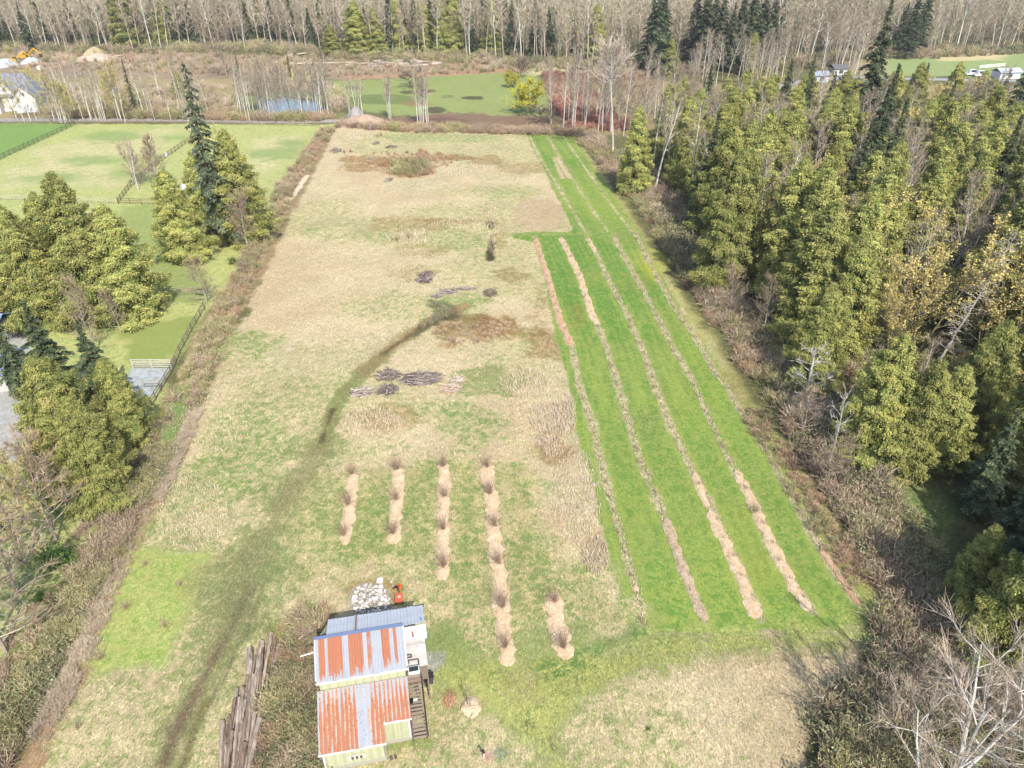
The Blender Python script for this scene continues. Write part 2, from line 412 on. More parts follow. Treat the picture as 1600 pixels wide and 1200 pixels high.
# orchard lawns
ORCH = [(800, 364), (832, 362), (1000, 364), (1062, 480), (1165, 640), (1230, 730), (1362, 930), (1352, 972), (1290, 986), (1008, 990), (986, 985), (960, 905), (944, 850), (924, 742), (905, 690), (890, 600), (868, 520), (850, 430), (834, 378), (802, 372)]
ORCH2 = [(822, 208), (892, 208), (1003, 366), (880, 366), (896, 358)]
for q in (ORCH, ORCH2):
    paint(q, LAWN, LAWNY, .42, .42, 'orchard_lawn', .35, .35)
idx = np.nonzero(zone == ZN.index('orchard_lawn'))[0]
_apply(sst(0, .12, nC[idx]) * .5, idx, np.array([.11, .18, .03]), np.array([.16, .21, .04]), .42, None, None)
_apply(sst(.02, .12, -nC[idx]) * .6, idx, np.array([.062, .150, .022]), None, .36, None, None)
for a in ((1020, 410, 26, 26, .9, (196, 190, 60)), (1000, 400, 20, 14, .6, (190, 196, 80)), (1010, 820, 24, 36, .85, (166, 178, 60)), (965, 830, 10, 40, .7, (170, 170, 60)), (1150, 830, 30, 50, .5, (166, 160, 76)), (1090, 790, 20, 30, .4, (150, 150, 80)), (1010, 660, 30, 22, .6, (112, 128, 72)), (900, 495, 12, 20, .6, (150, 120, 66)), (1190, 900, 40, 26, .5, (176, 166, 80)), (1040, 560, 20, 30, .4, (136, 160, 60)), (930, 330, 20, 14, .4, (176, 176, 70)), (1060, 620, 30, 30, .35, (160, 150, 80)), (1080, 880, 25, 25, .4, (150, 158, 70)), (1000, 450, 20, 20, .4, (150, 140, 80)), (1085, 500, 16, 26, .5, (180, 180, 86)), (985, 300, 10, 20, .5, (160, 180, 70))):
    blob(a[0], a[1], a[2], a[3], S(*a[5]), None, .4, .5, 1.5, 1.2, a[4])
# yellowish rough margin along the right edge of the lawn
stroke([(892, 208), (930, 262), (1003, 366), (1055, 455), (1105, 525), (1165, 625), (1240, 740), (1330, 870), (1365, 930)], 1.8, S(150, 172, 74), S(196, 180, 116), .44, .9, None, .8, .9, .55)
stroke([(1140, 590), (1180, 650), (1240, 735), (1300, 830), (1345, 900)], 2.4, S(190, 158, 122), S(150, 150, 88), .5, 1, None, .6, .6, .8)
stroke([(800, 366), (1000, 366)], 1.6, S(126, 160, 62), S(160, 172, 90), .44, .6, None, .5, .5, .6)
paint([(861, 245), (875, 245), (894, 279), (877, 279)], S(222, 194, 162), S(200, 176, 136), .4, .8, None, .3, .3)
# mowing lines on the lawn, running with the rows
ROWS = {1: [(836, 372), (855, 430), (875, 500), (893, 540), (905, 600), (925, 660), (945, 750), (972, 845), (985, 890), (995, 920), (1005, 985)],
        2: [(877, 372), (905, 430), (925, 490), (934, 508), (950, 550), (965, 600), (985, 670), (1006, 735), (1030, 790), (1045, 825), (1066, 885), (1084, 930), (1103, 972)],
        3: [(918, 372), (933, 398), (952, 440), (982, 495), (1008, 556), (1022, 600), (1045, 660), (1066, 702), (1082, 737), (1110, 790), (1140, 860), (1160, 905), (1190, 970)],
        4: [(958, 368), (980, 410), (1010, 462), (1040, 520), (1062, 562), (1085, 600), (1106, 650), (1135, 710), (1148, 735), (1168, 768), (1188, 812), (1215, 870), (1240, 915), (1270, 955)],
        5: [(992, 365), (1025, 430), (1056, 485), (1090, 532), (1115, 580), (1140, 612), (1160, 648), (1200, 712), (1240, 782), (1280, 852), (1310, 900), (1345, 945)],
        6: [(828, 214), (846, 250), (872, 292), (895, 330), (916, 366)],
        7: [(855, 212), (871, 240), (902, 292), (930, 335), (950, 362)],
        8: [(878, 210), (906, 250), (940, 300), (970, 340), (988, 362)]}
WROW = {k_: GL(v) for k_, v in ROWS.items()}
idx = np.nonzero(zone == ZN.index('orchard_lawn'))[0]
dd = np.full(len(idx), 1e9)
for k_ in (1, 2, 3, 4, 5, 6, 7, 8): dd = np.minimum(dd, segdist(WROW[k_], gX[idx], gY[idx]))
m_ = (.5 + .5 * np.sin(dd * 2 * math.pi / 1.15)) * sst(.5, .9, dd)
sk = vnoise(dd * 2.6 + 40, gY[idx] / 16, 61) * .6 + vnoise(dd * 6 + 9, gY[idx] / 7, 62) * .4
_apply(sst(.5, .75, sk) * .65, idx, np.array([.17, .20, .045]), np.array([.17, .21, .045]), .42, None, None)
_apply(sst(.5, .25, sk) * .0 + sst(.55, .85, 1 - sk) * .55, idx, np.array([.056, .122, .021]), None, None, None, None)
_apply(m_ * .5, idx, np.array([.054, .122, .020]), None, None, None, None)
for k_ in range(1, 9): stroke(WROW[k_], .75 if k_ < 6 else .45, S(226, 206, 166), S(150, 156, 90), .40, 1, None, .2, .28, .9, True)
# green ground around the hazel rows and the swath that curves by the shed
paint([(430, 790), (485, 735), (800, 722), (840, 790), (880, 850), (965, 905), (1000, 990), (900, 1035), (780, 1065), (660, 1050), (668, 950), (560, 890), (470, 930), (400, 930), (370, 880)], S(206, 190, 142), S(140, 166, 78), .405, .9, 'lawn', 3.5, 3)
blob(560, 820, 60, 40, S(200, 186, 134), S(128, 162, 70), .44, .8, 2, 2, .7)
for a, b in (((655, 740), (655, 860)), ((588, 750), (575, 860)), ((728, 735), (735, 900)), ((812, 740), (835, 940))):
    stroke([a, b], 2.6, S(200, 182, 124), S(128, 162, 68), .47, .8, None, 1.0, 1.2, .4)
paint([(660, 1042), (790, 1050), (880, 1040), (1000, 985), (1010, 984), (1150, 982), (1290, 982), (1370, 955), (1360, 1010), (1230, 1025), (1080, 1040), (950, 1068), (892, 1100), (880, 1150), (925, 1225), (850, 1225), (800, 1130), (735, 1092)], S(126, 160, 62), S(176, 176, 104), .47, .8, 'lawn', 1.6, 1.4)
stroke([(1000, 988), (940, 1010), (900, 1035), (850, 1050)], 1.6, S(92, 146, 48), None, .4, .6, None, .6, .5, .8)
stroke([(830, 1130), (880, 1180), (930, 1230)], .8, S(112, 104, 70), None, .4, .9, None, .4, .4, .6)
stroke([(830, 1000), (900, 985)], 2, S(110, 158, 56), None, .4, .6, None, .6, .5, .5)
stroke([(690, 1000), (720, 1080), (760, 1090)], 2.4, S(112, 160, 58), None, .5, .7, None, 1, .8, .6)
# mown strip at lower left, green lawn beside the track
paint([(205, 868), (335, 862), (300, 950), (262, 1045), (150, 1058), (126, 1040), (168, 950)], np.array([.15, .22, .048]), np.array([.24, .25, .08]), .43, .6, 'lawn', .7, .7)
for q in ([(230, 900), (180, 1000)], [(262, 900), (205, 1010)], [(310, 880), (262, 1000)]):
    stroke(q, .5, S(190, 182, 112), None, .4, .8, None, .5, .4, .5)
paint([(335, 862), (380, 860), (330, 970), (280, 1045), (262, 1045), (300, 950)], S(208, 190, 140), S(160, 168, 90), .42, .9, None, 1, 1, .8)
# dirt track
TR = [(720, 480), (690, 492), (650, 515), (610, 545), (570, 580), (540, 610), (522, 640), (512, 675), (498, 705), (470, 745), (435, 800), (400, 860), (380, 920), (345, 1000), (310, 1070), (280, 1130), (250, 1210), (230, 1270)]
stroke(TR[8:15], 6, S(166, 160, 106), S(134, 138, 84), .5, 1, None, 2.5, 1.5, .3)
stroke(TR[3:9], 1.9, S(160, 156, 92), S(138, 142, 76), .5, .9, 'dirt_track', .5, .3, .8)
stroke(TR[8:], 2.4, S(168, 156, 114), S(146, 134, 98), .5, .9, 'dirt_track', 1.0, .5, .6)
stroke(TR[:5], 2.3, S(180, 152, 114), S(152, 128, 92), .5, 1, 'dirt_track', .7, .8, .6)
for o in (-.6, .6):
    t_ = [(a + o, b + o * .4) for a, b in GL(TR[:4])]
    stroke(t_, .35, S(176, 112, 74), S(196, 150, 110), .45, 1, None, .2, .15, .95, True)
stroke([(520, 640), (508, 675), (503, 690)], .9, S(84, 74, 54), None, .3, 1, None, .4, .4, .9)
stroke([(395, 920), (350, 1000), (312, 1070), (280, 1130), (245, 1220)], 1.0, S(148, 126, 100), S(120, 102, 80), .5, 1, None, .3, .35, .8)
stroke([(418, 905), (375, 1005), (340, 1075), (306, 1140), (272, 1235)], .45, S(150, 132, 102), S(120, 106, 80), .5, 1, None, .2, .25, .7)
stroke([(372, 1010), (355, 1040)], .5, S(110, 92, 70), None, .5, 1, None, .3, .3, .8)
stroke([(318, 1100), (300, 1150), (285, 1200), (275, 1240)], .7, S(104, 88, 62), S(130, 120, 80), .5, 1, None, .35, .4, .85)
paint([(330, 900), (400, 840), (440, 900), (420, 980), (370, 1010), (320, 1010), (330, 960)], S(162, 158, 104), S(130, 142, 80), .5, 1, None, 2.5, 1.6, .5)
# dark brushy spot by the track end
paint([(672, 470), (705, 480), (712, 492), (660, 515), (640, 520), (680, 495)], S(116, 112, 80), S(90, 92, 62), .45, 1, None, .8, 1.0, .7)
stroke([(700, 495), (640, 525), (600, 552)], 1.0, S(120, 96, 66), S(80, 84, 50), .5, 1, None, .4, .5, .7)
stroke([(742, 500), (700, 510), (690, 525)], 2.4, S(160, 124, 90), None, .5, 1, None, .8, .8, .6)
# shade-tolerant green clearing in the right-hand wood, brown litter elsewhere
paint([(1372, 735), (1440, 745), (1495, 800), (1480, 870), (1440, 890), (1395, 860), (1370, 800)], S(96, 128, 58), S(140, 150, 80), .42, .6, None, 1, 1)
paint([(1340, 735), (1385, 740), (1410, 800), (1400, 850), (1370, 800)], S(196, 176, 130), S(150, 150, 86), .5, 1, None, .8, 1)
paint([(1180, 440), (1225, 440), (1235, 490), (1190, 500)], S(176, 134, 104), None, .4, 1, None, .8, 1)
blob(1480, 715, 45, 20, S(150, 112, 84), None, .3, 1)
paint([(1290, 1230), (1265, 1160), (1350, 1075), (1380, 1000), (1400, 1300)], S(120, 112, 78), S(96, 100, 56), .5, 1, None, 1, 1)
# road beyond the pastures, road on the far right
stroke([(-300, 187), (0, 187), (240, 187), (430, 190), (520, 189)], 4.2, S(176, 172, 164), S(160, 150, 140), .4, .3, 'road', .4, .3)
stroke([(1180, 142), (1250, 128), (1330, 120), (1450, 124), (1700, 128)], 5, S(172, 172, 172), S(160, 160, 158), .4, .2, 'road', .5, .3)
# patches by the shed
paint([(655, 1020), (690, 1022), (690, 1038), (670, 1052), (660, 1055), (652, 1040)], S(188, 190, 180), S(160, 160, 140), .45, .8, 'yard', .25, .3)
blob(735, 1104, 18, 17, S(214, 184, 158), S(190, 160, 130), .45, .9, .15, .12)
blob(702, 1090, 11, 14, S(200, 158, 122), S(150, 110, 80), .5, 1, .2, .2)
blob(782, 1176, 10, 13, S(184, 186, 168), S(150, 160, 120), .5, .8, .2, .2)
blob(762, 1182, 8, 7, S(196, 160, 140), None, .3, .8, .2, .2)
stroke([(575, 1180), (620, 1165), (668, 1160)], 1.0, S(216, 180, 140), None, .5, 1, None, .4, .3, .8)
blob(585, 925, 44, 24, S(170, 160, 112), S(190, 150, 96), .5, 1, .5, .4, .7)
blob(578, 936, 31, 26, S(206, 200, 190), S(176, 168, 150), .45, 1, .3, .4, .9)
blob(610, 895, 20, 5, S(190, 168, 110), None, .5, .7, .4, .3, .6)
paint([(355, 1200), (400, 1010), (470, 940), (520, 960), (498, 1010), (498, 1200)], S(176, 146, 112), S(140, 136, 84), .45, 1, None, .8, .8)
blob(690, 1120, 40, 36, S(206, 184, 142), S(170, 172, 98), .45, .9, .8, .8, .7)
blob(812, 1075, 26, 22, S(206, 182, 146), S(170, 170, 100), .45, 1, .8, .8, .7)
for a, b in ((230, 878), (195, 945), (258, 975), (157, 1022), (283, 910)): blob(a, b, 8, 6, S(150, 140, 84), None, .5, 1, .3, .3, .7)

nz = np.where(np.isin(zone, [1, 0]), 1.0, .25)
gz = (fbm(gX, gY, 1.1, 3, 77) - .5) * .16 * nz + (nC * .5)* np.where(gY > 15, 1, 0) * .4
gz -= gz.mean()
# shallow ditch in the brushy strip on the left
dch = segdist(GL([(300, 600), (250, 715), (190, 830), (130, 950), (60, 1090), (0, 1200)]), gX, gY)
gz -= np.exp(-(dch / .9) ** 2) * .7
# pond basin
POND = GL([(404, 156), (440, 148), (492, 153), (506, 165), (496, 178), (446, 183), (408, 178)])
pd = segdist(POND, gX, gY, True); pd = np.where(inpoly(POND, gX, gY), pd, -pd)
gz -= sst(-1, 3, pd) * .8
GZ = gz
def gheight(x, y):
    i = np.clip(np.searchsorted(xs, x), 1, len(xs) - 1); j = np.clip(np.searchsorted(ys, y), 1, len(ys) - 1)
    return GZ.reshape(GX.shape)[j, i]
nx_, ny_ = len(xs), len(ys)
I, J = np.meshgrid(np.arange(nx_ - 1), np.arange(ny_ - 1)); q0 = (J * nx_ + I).ravel()
quads = np.stack([q0, q0 + 1, q0 + nx_ + 1, q0 + nx_], 1)
fz = zone[quads].max(1)
vall = np.stack([gX, gY, gz], 1)
for zi, zn_ in enumerate(ZN):
    f = quads[fz == zi]
    if not len(f): continue
    u, inv = np.unique(f, return_inverse=True)
    me = mk_mesh(zn_, vall[u], inv.reshape(f.shape), M_ground, base[u], True)
    a = me.attributes.new("Mot", 'FLOAT_COLOR', 'POINT')
    c4 = np.ones((len(u), 4), dtype=np.float32); c4[:, :3] = mot[u]; c4[:, 3] = amt[u]; a.data.foreach_set("color", c4.ravel())
    a = me.attributes.new("Rgh", 'FLOAT', 'POINT'); a.data.foreach_set("value", rgh[u].astype(np.float32))
    tag(link(zn_, me), kind='structure')
pw = [(x, y) for x, y in POND]
cx_, cy_ = np.mean(pw, 0)
me = mk_mesh("pond_water", [(cx_ + (x - cx_) * 1.12, cy_ + (y - cy_) * 1.12, -.28) for x, y in pw], [np.array([list(range(len(pw)))[::-1]])], M_water)
tag(link("pond", me), kind='structure')

# ------------------------------------------------------------------ vector geometry builders for vegetation (numpy)
rng = np.random.default_rng(7)
def norm(a): return a / (np.linalg.norm(a, axis=-1, keepdims=True) + 1e-9)
def pick(cols, n, jit=.15, r=None):
    r = r or rng
    c = np.array(cols)[r.integers(0, len(cols), n)]
    return np.clip(c * (1 + r.normal(0, jit, (n, 1))), .004, 1)
def leaf_quads(c, d, nrm, ln, wd):
    d = norm(d); s = norm(np.cross(d, nrm)); ln = np.asarray(ln)[:, None]; wd = np.asarray(wd)[:, None]
    V = np.stack([c - d * ln * .5, c + s * wd * .5 - d * ln * .05, c + d * ln * .5, c - s * wd * .5 - d * ln * .05], 1).reshape(-1, 3)
    F = np.arange(len(c) * 4).reshape(-1, 4)
    return V, F
def ribbons(p0, p1, w0, w1, r=None):
    """flat tapering strips from p0 to p1"""
    r = r or rng
    d = p1 - p0; s = norm(np.cross(d, norm(r.normal(size=p0.shape)))); w0 = np.broadcast_to(np.asarray(w0, float), (len(p0),))[:, None]; w1 = np.broadcast_to(np.asarray(w1, float), (len(p0),))[:, None]
    V = np.stack([p0 - s * w0 / 2, p0 + s * w0 / 2, p1 + s * w1 / 2, p1 - s * w1 / 2], 1).reshape(-1, 3)
    return V, np.arange(len(p0) * 4).reshape(-1, 4)
def tubes(p0, p1, r0, r1, k=4):
    d = norm(p1 - p0); up = np.where(np.abs(d[:, 2:3]) > .9, np.array([[1., 0, 0]]), np.array([[0, 0, 1.]]))
    a = norm(np.cross(d, up)); b = np.cross(d, a); V = []
    for (p, r_) in ((p0, r0), (p1, r1)):
        for i in range(k):
            t = 2 * math.pi * i / k
            V.append(p + (a * math.cos(t) + b * math.sin(t)) * np.asarray(r_)[:, None])
    V = np.stack(V, 1).reshape(-1, 3); n = len(p0); o = (np.arange(n) * 2 * k)[:, None]
    F = np.concatenate([o + np.array([[i, (i + 1) % k, k + (i + 1) % k, k + i]]) for i in range(k)])
    return V, F
class VM:
    def __init__(s): s.V = []; s.F = []; s.C = []; s.n = 0
    def add(s, VF, col):
        V, F = VF
        if not len(V): return s
        per = len(V) // len(col)
        s.V.append(V); s.F.append(F + s.n); s.C.append(np.repeat(col, per, 0)); s.n += len(V); return s
    def mesh(s, name, mat): return mk_mesh(name, np.concatenate(s.V), np.concatenate(s.F), mat, np.concatenate(s.C))
    def arr(s): return np.concatenate(s.V), np.concatenate(s.F), np.concatenate(s.C)

# ---- conifers
def conifer(seed, h, rad, kind, dens=1.0, fine=1.0):
    """returns trunk mesh, crown mesh for a unit template of height h"""
    r = np.random.default_rng(seed)
    T = VM(); L = VM()
    n = 7; z = np.linspace(0, h * .97, n + 1); wob = np.cumsum(r.normal(0, .05, (n + 1, 2)), 0); wob[0] = 0
    P_ = np.column_stack([wob, z]); rr = .018 * h * (1 - z / h) ** .8 + .02
    if kind == 'cedar': rr *= 1.25
    T.add(tubes(P_[:-1], P_[1:], rr[:-1], rr[1:], 7), pick([S(128, 104, 84), S(116, 98, 82)], n, .05, r))
    if kind == 'cedar':
        nb = int(165 * dens); zlo = .03; prof = lambda t: (np.minimum(1, (t + .04) * 3.4) ** .4) * (1 - t) ** .55
        cols = [S(196, 204, 92), S(178, 192, 84), S(212, 214, 104), S(150, 174, 78), S(126, 156, 72), S(208, 202, 110), S(162, 184, 82)]
        tipc = [S(208, 204, 116), S(216, 212, 124), S(194, 178, 116)]
    elif kind == 'fir':
        nb = int(105 * dens); zlo = .08; prof = lambda t: (np.minimum(1, (t + .1) * 2.5) ** .5) * (1 - t) ** .95
        cols = [S(98, 122, 84), S(82, 108, 78), S(112, 136, 90), S(128, 148, 94), S(90, 116, 84)]
        tipc = [S(158, 168, 104), S(140, 158, 106)]
    else:   # spruce with gaps
        nb = int(85 * dens); zlo = .12; prof = lambda t: np.clip((1 - t) ** .8 * .8 + .07, .05, 1) * (.6 + .4 * abs(math.sin(float(t) * 38)))
        cols = [S(102, 122, 92), S(84, 108, 80), S(118, 138, 98), S(94, 116, 88)]
        tipc = [S(146, 158, 110), S(160, 162, 108)]
    lob = r.uniform(0, 2 * math.pi, 3)
    for i in range(nb):
        t = zlo + (1 - zlo) * ((i + r.uniform(0, 1)) / nb) ** (.9 if kind == 'cedar' else .95)
        az = i * 2.39996 + r.normal(0, .3)
        Lb = rad * float(prof(np.array(t))) * r.uniform(.68, 1.18) * (1 + .13 * math.sin(az * 2 + lob[0] + t * 5) + .1 * math.sin(az * 3 + lob[1]))
        if r.random() < .06: Lb *= 1.25
        Lb = max(Lb, .25)
        zb = t * h
        ca, sa = math.cos(az), math.sin(az); out = np.array([ca, sa, 0.]); tan = np.array([-sa, ca, 0.])
        # branch curve
        if kind == 'cedar': dz = lambda u: Lb * (-.10 * u - .42 * u * u + .30 * u ** 4)
        elif kind == 'fir': dz = lambda u: Lb * (.10 * u - .42 * u * u)
        else: dz = lambda u: Lb * (.02 * u - .62 * u * u + .22 * u ** 3)
        us = np.linspace(0, 1, 5)
        bp = np.array([[0, 0, zb]]) + out * (us * Lb)[:, None] + np.array([0, 0, 1.]) * np.array([dz(u) for u in us])[:, None]
        T_r = .012 * Lb + .012
        L.add(tubes(bp[:-1], bp[1:], T_r * (1 - us[:-1] * .8), T_r * (1 - us[1:] * .8), 3), pick([S(112, 96, 78)], 4, .1, r))
        # sprays
        if kind == 'cedar': nl = int((70 + 150 * Lb) * fine); wdt = .42 * Lb + .5; sz = (.15, .38); u = r.uniform(.28, 1.06, nl) ** .75
        elif kind == 'fir': nl = int((20 + 58 * Lb)); wdt = .34 * Lb + .22; sz = (.28, .66); u = r.uniform(.12, 1.03, nl) ** .8
        else: nl = int((14 + 44 * Lb)); wdt = .27 * Lb + .18; sz = (.26, .62); u = r.uniform(.1, 1.03, nl) ** .8
        if kind == 'cedar':
            m_ = max(4, int(5.5 * Lb)); ci = r.integers(0, m_, nl); cu = r.uniform(.28, 1.04, m_) ** .7
            u = cu[ci] + r.normal(0, .20 / max(Lb, .6), nl)
        u = np.clip(u, 0, 1.08)
        side = r.normal(0, 1, nl) * wdt * .42 * np.sqrt(np.clip(1.15 - u, .12, 1)) * (1.0 if kind == 'cedar' else 1.15)
        if kind == 'cedar':
            cs = r.normal(0, 1, m_) * wdt * .42 * np.sqrt(np.clip(1.15 - cu, .12, 1)); side = cs[ci] + r.normal(0, .22, nl)
        drop = np.abs(r.normal(0, .52 if kind == 'cedar' else .28, nl))
        c = np.array([[0, 0, zb]]) + out * (u * Lb)[:, None] + tan * side[:, None]
        c[:, 2] += np.array([dz(a) for a in u]) - drop - np.abs(side) * .22 + (.12 if kind == 'cedar' else .03)
        if kind == 'cedar': d = out * .55 + tan * (np.sign(side) * r.uniform(.1, .9, nl))[:, None] + r.normal(0, .28, (nl, 3)) + np.array([0, 0, -.55])
        elif kind == 'fir': d = out * .8 + tan * (np.sign(side) * r.uniform(.1, .9, nl))[:, None] + r.normal(0, .2, (nl, 3)) + np.array([0, 0, -.25])
        else: d = out * .6 + tan * (np.sign(side) * r.uniform(.1, .6, nl))[:, None] + r.normal(0, .2, (nl, 3)) + np.array([0, 0, -.7])
        nr = (np.array([0, 0, .35]) + out * .9 if kind == 'cedar' else np.array([0, 0, .75]) + out * .55) + r.normal(0, .42, (nl, 3))
        ln = r.uniform(sz[0], sz[1], nl) * (1 if Lb > 1 else .7); wd = ln * r.uniform(.38, .62, nl)
        bc = np.array(cols)[r.integers(len(cols))]
        cc = .4 * bc + .6 * pick(cols, nl, .14, r)
        tp = (u > .86) & (r.random(nl) < .45); cc[tp] = pick(tipc, int(tp.sum()), .12, r)
        cc *= r.uniform(.8, 1.2, (nl, 1)) * (1.12 if kind == 'cedar' else 1.06)
        L.add(leaf_quads(c, d, nr, ln, wd), cc)
    return T.mesh("trunk", M_bark), L.mesh("crown", M_leaf)

# ---- leafless trees
def rot_about(v, ax, a):
    ax = ax / (np.linalg.norm(ax) + 1e-9); return v * math.cos(a) + np.cross(ax, v) * math.sin(a) + ax * np.dot(ax, v) * (1 - math.cos(a))
def bare(seed, h, clear=.3, spread=.45, nb=26, up=.55, sub=6, twigs=9, tr=.012, bark=((196, 186, 168), (170, 160, 144)), twc=((176, 158, 134), (150, 132, 110)), tw=.035, bud=None, nbud=0, lean=0, fork=0, curve=.25, tl=.7, lobe=1):
    r = np.random.default_rng(seed)
    T = VM(); K = VM()
    bc = [S(*c) for c in bark]; tc = [S(*c) for c in twc]
    def poly(p, d, L, n, r0, r1, wob, rise):
        ps = [p]; dd_ = d / np.linalg.norm(d)
        for i in range(n):
            dd_ = dd_ + r.normal(0, wob, 3) + np.array([0, 0, rise / n]); dd_ /= np.linalg.norm(dd_)
            ps.append(ps[-1] + dd_ * L / n)
        ps = np.array(ps); rr = np.linspace(r0, r1, n + 1); return ps, rr
    stems = []
    nf = max(1, fork)
    for f in range(nf):
        d = np.array([r.normal(0, .04) + lean, r.normal(0, .04), 1.])
        if nf > 1: a = 2 * math.pi * f / nf + r.uniform(0, 1); d = np.array([math.cos(a) * .32, math.sin(a) * .32, 1.])
        ps, rr = poly(np.zeros(3), d, h * (1 if f == 0 else r.uniform(.75, .95)), 9, h * tr / math.sqrt(nf), h * tr * .18, .035, 0)
        T.add(tubes(ps[:-1], ps[1:], rr[:-1], rr[1:], 6), pick(bc, 9, .08, r)); stems.append((ps, rr))
    tw0, tw1 = [], []; bpos = []
    for i in range(nb):
        ps, rr = stems[i % nf]
        t = clear + (1 - clear) * ((i + r.random()) / nb) ** .9 * .98
        k_ = t * 9; j = min(int(k_), 8); fr = k_ - j; p = ps[j] * (1 - fr) + ps[j + 1] * fr; rad_ = rr[j] * (1 - fr) + rr[j + 1] * fr
        az = i * 2.4 + r.normal(0, .5)
        el = up + (1 - up) * .5 * ((t - clear) / (1 - clear)) + r.normal(0, .1)
        d = np.array([math.cos(az) * math.cos(el), math.sin(az) * math.cos(el), math.sin(el)])
        Lb = h * spread * (1 - .62 * ((t - clear) / (1 - clear)) ** lobe) * r.uniform(.6, 1.15)
        b, br = poly(p, d, Lb, 5, min(rad_ * .55, .035 * Lb), .012, .13, curve)
        K.add(tubes(b[:-1], b[1:], br[:-1], br[1:], 4), pick(bc, 5, .1, r))
        for s_ in range(sub):
            u = r.uniform(.2, 1) * 5; j2 = min(int(u), 4); q = b[j2] + (b[j2 + 1] - b[j2]) * (u - j2)
            bd = b[j2 + 1] - b[j2]; bd /= np.linalg.norm(bd)
            sd = rot_about(bd, r.normal(size=3), r.uniform(.4, .9)); Ls = Lb * r.uniform(.22, .45)
            e, er = poly(q, sd, Ls, 3, .022, .01, .18, curve * .8)
            V0 = e[:-1]; V1 = e[1:]
            K.add(ribbons(V0, V1, np.linspace(tw * 1.5, tw, 3), np.linspace(tw * 1.2, tw * .8, 3), r), pick(bc + tc, 3, .1, r))
            for w_ in range(twigs):
                j3 = r.integers(0, 3); q2 = e[j3] + (e[j3 + 1] - e[j3]) * r.random()
                td = rot_about(norm(e[j3 + 1] - e[j3]), r.normal(size=3), r.uniform(.3, .9)) + np.array([0, 0, .15])
                q3 = q2 + td * tl * r.uniform(.5, 1.3) * min(1, h / 12)
                tw0.append(q2); tw1.append(q3)
                if nbud: bpos.append(q3); bpos.append((q2 + q3) / 2)
    if tw0:
        K.add(ribbons(np.array(tw0), np.array(tw1), tw, tw * .35, r), pick(tc, len(tw0), .12, r))
    if nbud and bud:
        bp = np.array(bpos); bp = bp[r.integers(0, len(bp), nbud)] + r.normal(0, .12, (nbud, 3))
        K.add(leaf_quads(bp, r.normal(size=(nbud, 3)), r.normal(size=(nbud, 3)), r.uniform(.14, .34, nbud), r.uniform(.1, .2, nbud)), pick([S(*c) for c in bud], nbud, .15, r))
    return T.mesh("trunk", M_bark), K.mesh("crown", M_twig)

def shrub(seed, h, rad, ns, cols, w_=.03, leaf=None, nleaf=0, ls=.12, seg=3):
    """many thin stems fanning from a small base"""
    r = np.random.default_rng(seed); K = VM()
    az = r.uniform(0, 2 * math.pi, ns); tilt = np.abs(r.normal(0, .5, ns)); tilt = np.clip(tilt, 0, 1.15)
    d = np.column_stack([np.cos(az) * np.sin(tilt) * rad / h * 1.4, np.sin(az) * np.sin(tilt) * rad / h * 1.4, np.cos(tilt)])
    p = np.column_stack([r.normal(0, .09 * rad, ns), r.normal(0, .09 * rad, ns), np.zeros(ns)])
    L = h * r.uniform(.55, 1.1, ns)[:, None] / seg; pts = [p]
    for s_ in range(seg):
        d = norm(d + r.normal(0, .16, d.shape) + np.array([0, 0, -.06])); q = p + d * L
        K.add(ribbons(p, q, w_ * (1 - s_ / seg * .6), w_ * (1 - (s_ + 1) / seg * .7), r), pick(cols, ns, .15, r))
        # side twigs
        f = r.random((ns, 1)); a = p + (q - p) * f; e = a + norm(d + r.normal(0, .7, d.shape)) * L * r.uniform(.4, .9, (ns, 1))
        K.add(ribbons(a, e, w_ * .6, w_ * .3, r), pick(cols, ns, .15, r))
        pts.append(q); pts.append(e); p = q
    if nleaf:
        P_ = np.concatenate(pts[1:]); c = P_[r.integers(0, len(P_), nleaf)] + r.normal(0, .1 * h, (nleaf, 3)) * np.array([1, 1, .6])
        c[:, 2] = np.abs(c[:, 2]) + .02
        K.add(leaf_quads(c, r.normal(size=(nleaf, 3)), r.normal(size=(nleaf, 3)) + np.array([0, 0, .8]), r.uniform(.7, 1.3, nleaf) * ls, r.uniform(.6, 1, nleaf) * ls), pick(leaf, nleaf, .2, r))
    return K

# ------------------------------------------------------------------ tree kinds
KIND = {}
def reg(k, h, meshes): KIND.setdefault(k, []).append((h, meshes))
for s_ in range(4): reg('cedar', 22, conifer(10 + s_, 22, [5.4, 4.8, 5.9, 5.1][s_], 'cedar'))
for s_ in range(3): reg('broad', 22, conifer(20 + s_, 22, [7.4, 6.8, 8.0][s_], 'cedar', 1.15, .95))
for s_ in range(3): reg('fir', 28, conifer(30 + s_, 28, [5.0, 4.3, 5.4][s_], 'fir'))
for s_ in range(2): reg('spruce', 32, conifer(50 + s_, 32, [5.4, 4.8][s_], 'spruce'))
WHT = ((206, 198, 184), (190, 182, 168)); TAN = ((188, 168, 144), (168, 150, 128), (150, 134, 110))
for s_ in range(3): reg('alder', 20, bare(70 + s_, 20, clear=.42, spread=.2, nb=24, up=.75, sub=6, twigs=8, tr=.0105, bark=((232, 226, 214), (214, 206, 192)), twc=TAN, tw=.03))
for s_ in range(2): reg('cottonwood', 24, bare(80 + s_, 24, clear=.70, spread=.30, nb=46, up=.35, sub=11, twigs=10, tr=.015, bark=((206, 198, 186), (190, 180, 170)), twc=((222, 204, 184), (208, 188, 168)), tw=.06, lobe=4))
for s_ in range(2): reg('poplar', 22, bare(84 + s_, 22, clear=.3, spread=.3, nb=30, up=.8, sub=7, twigs=8, tr=.011, bark=WHT, twc=TAN, tw=.035))
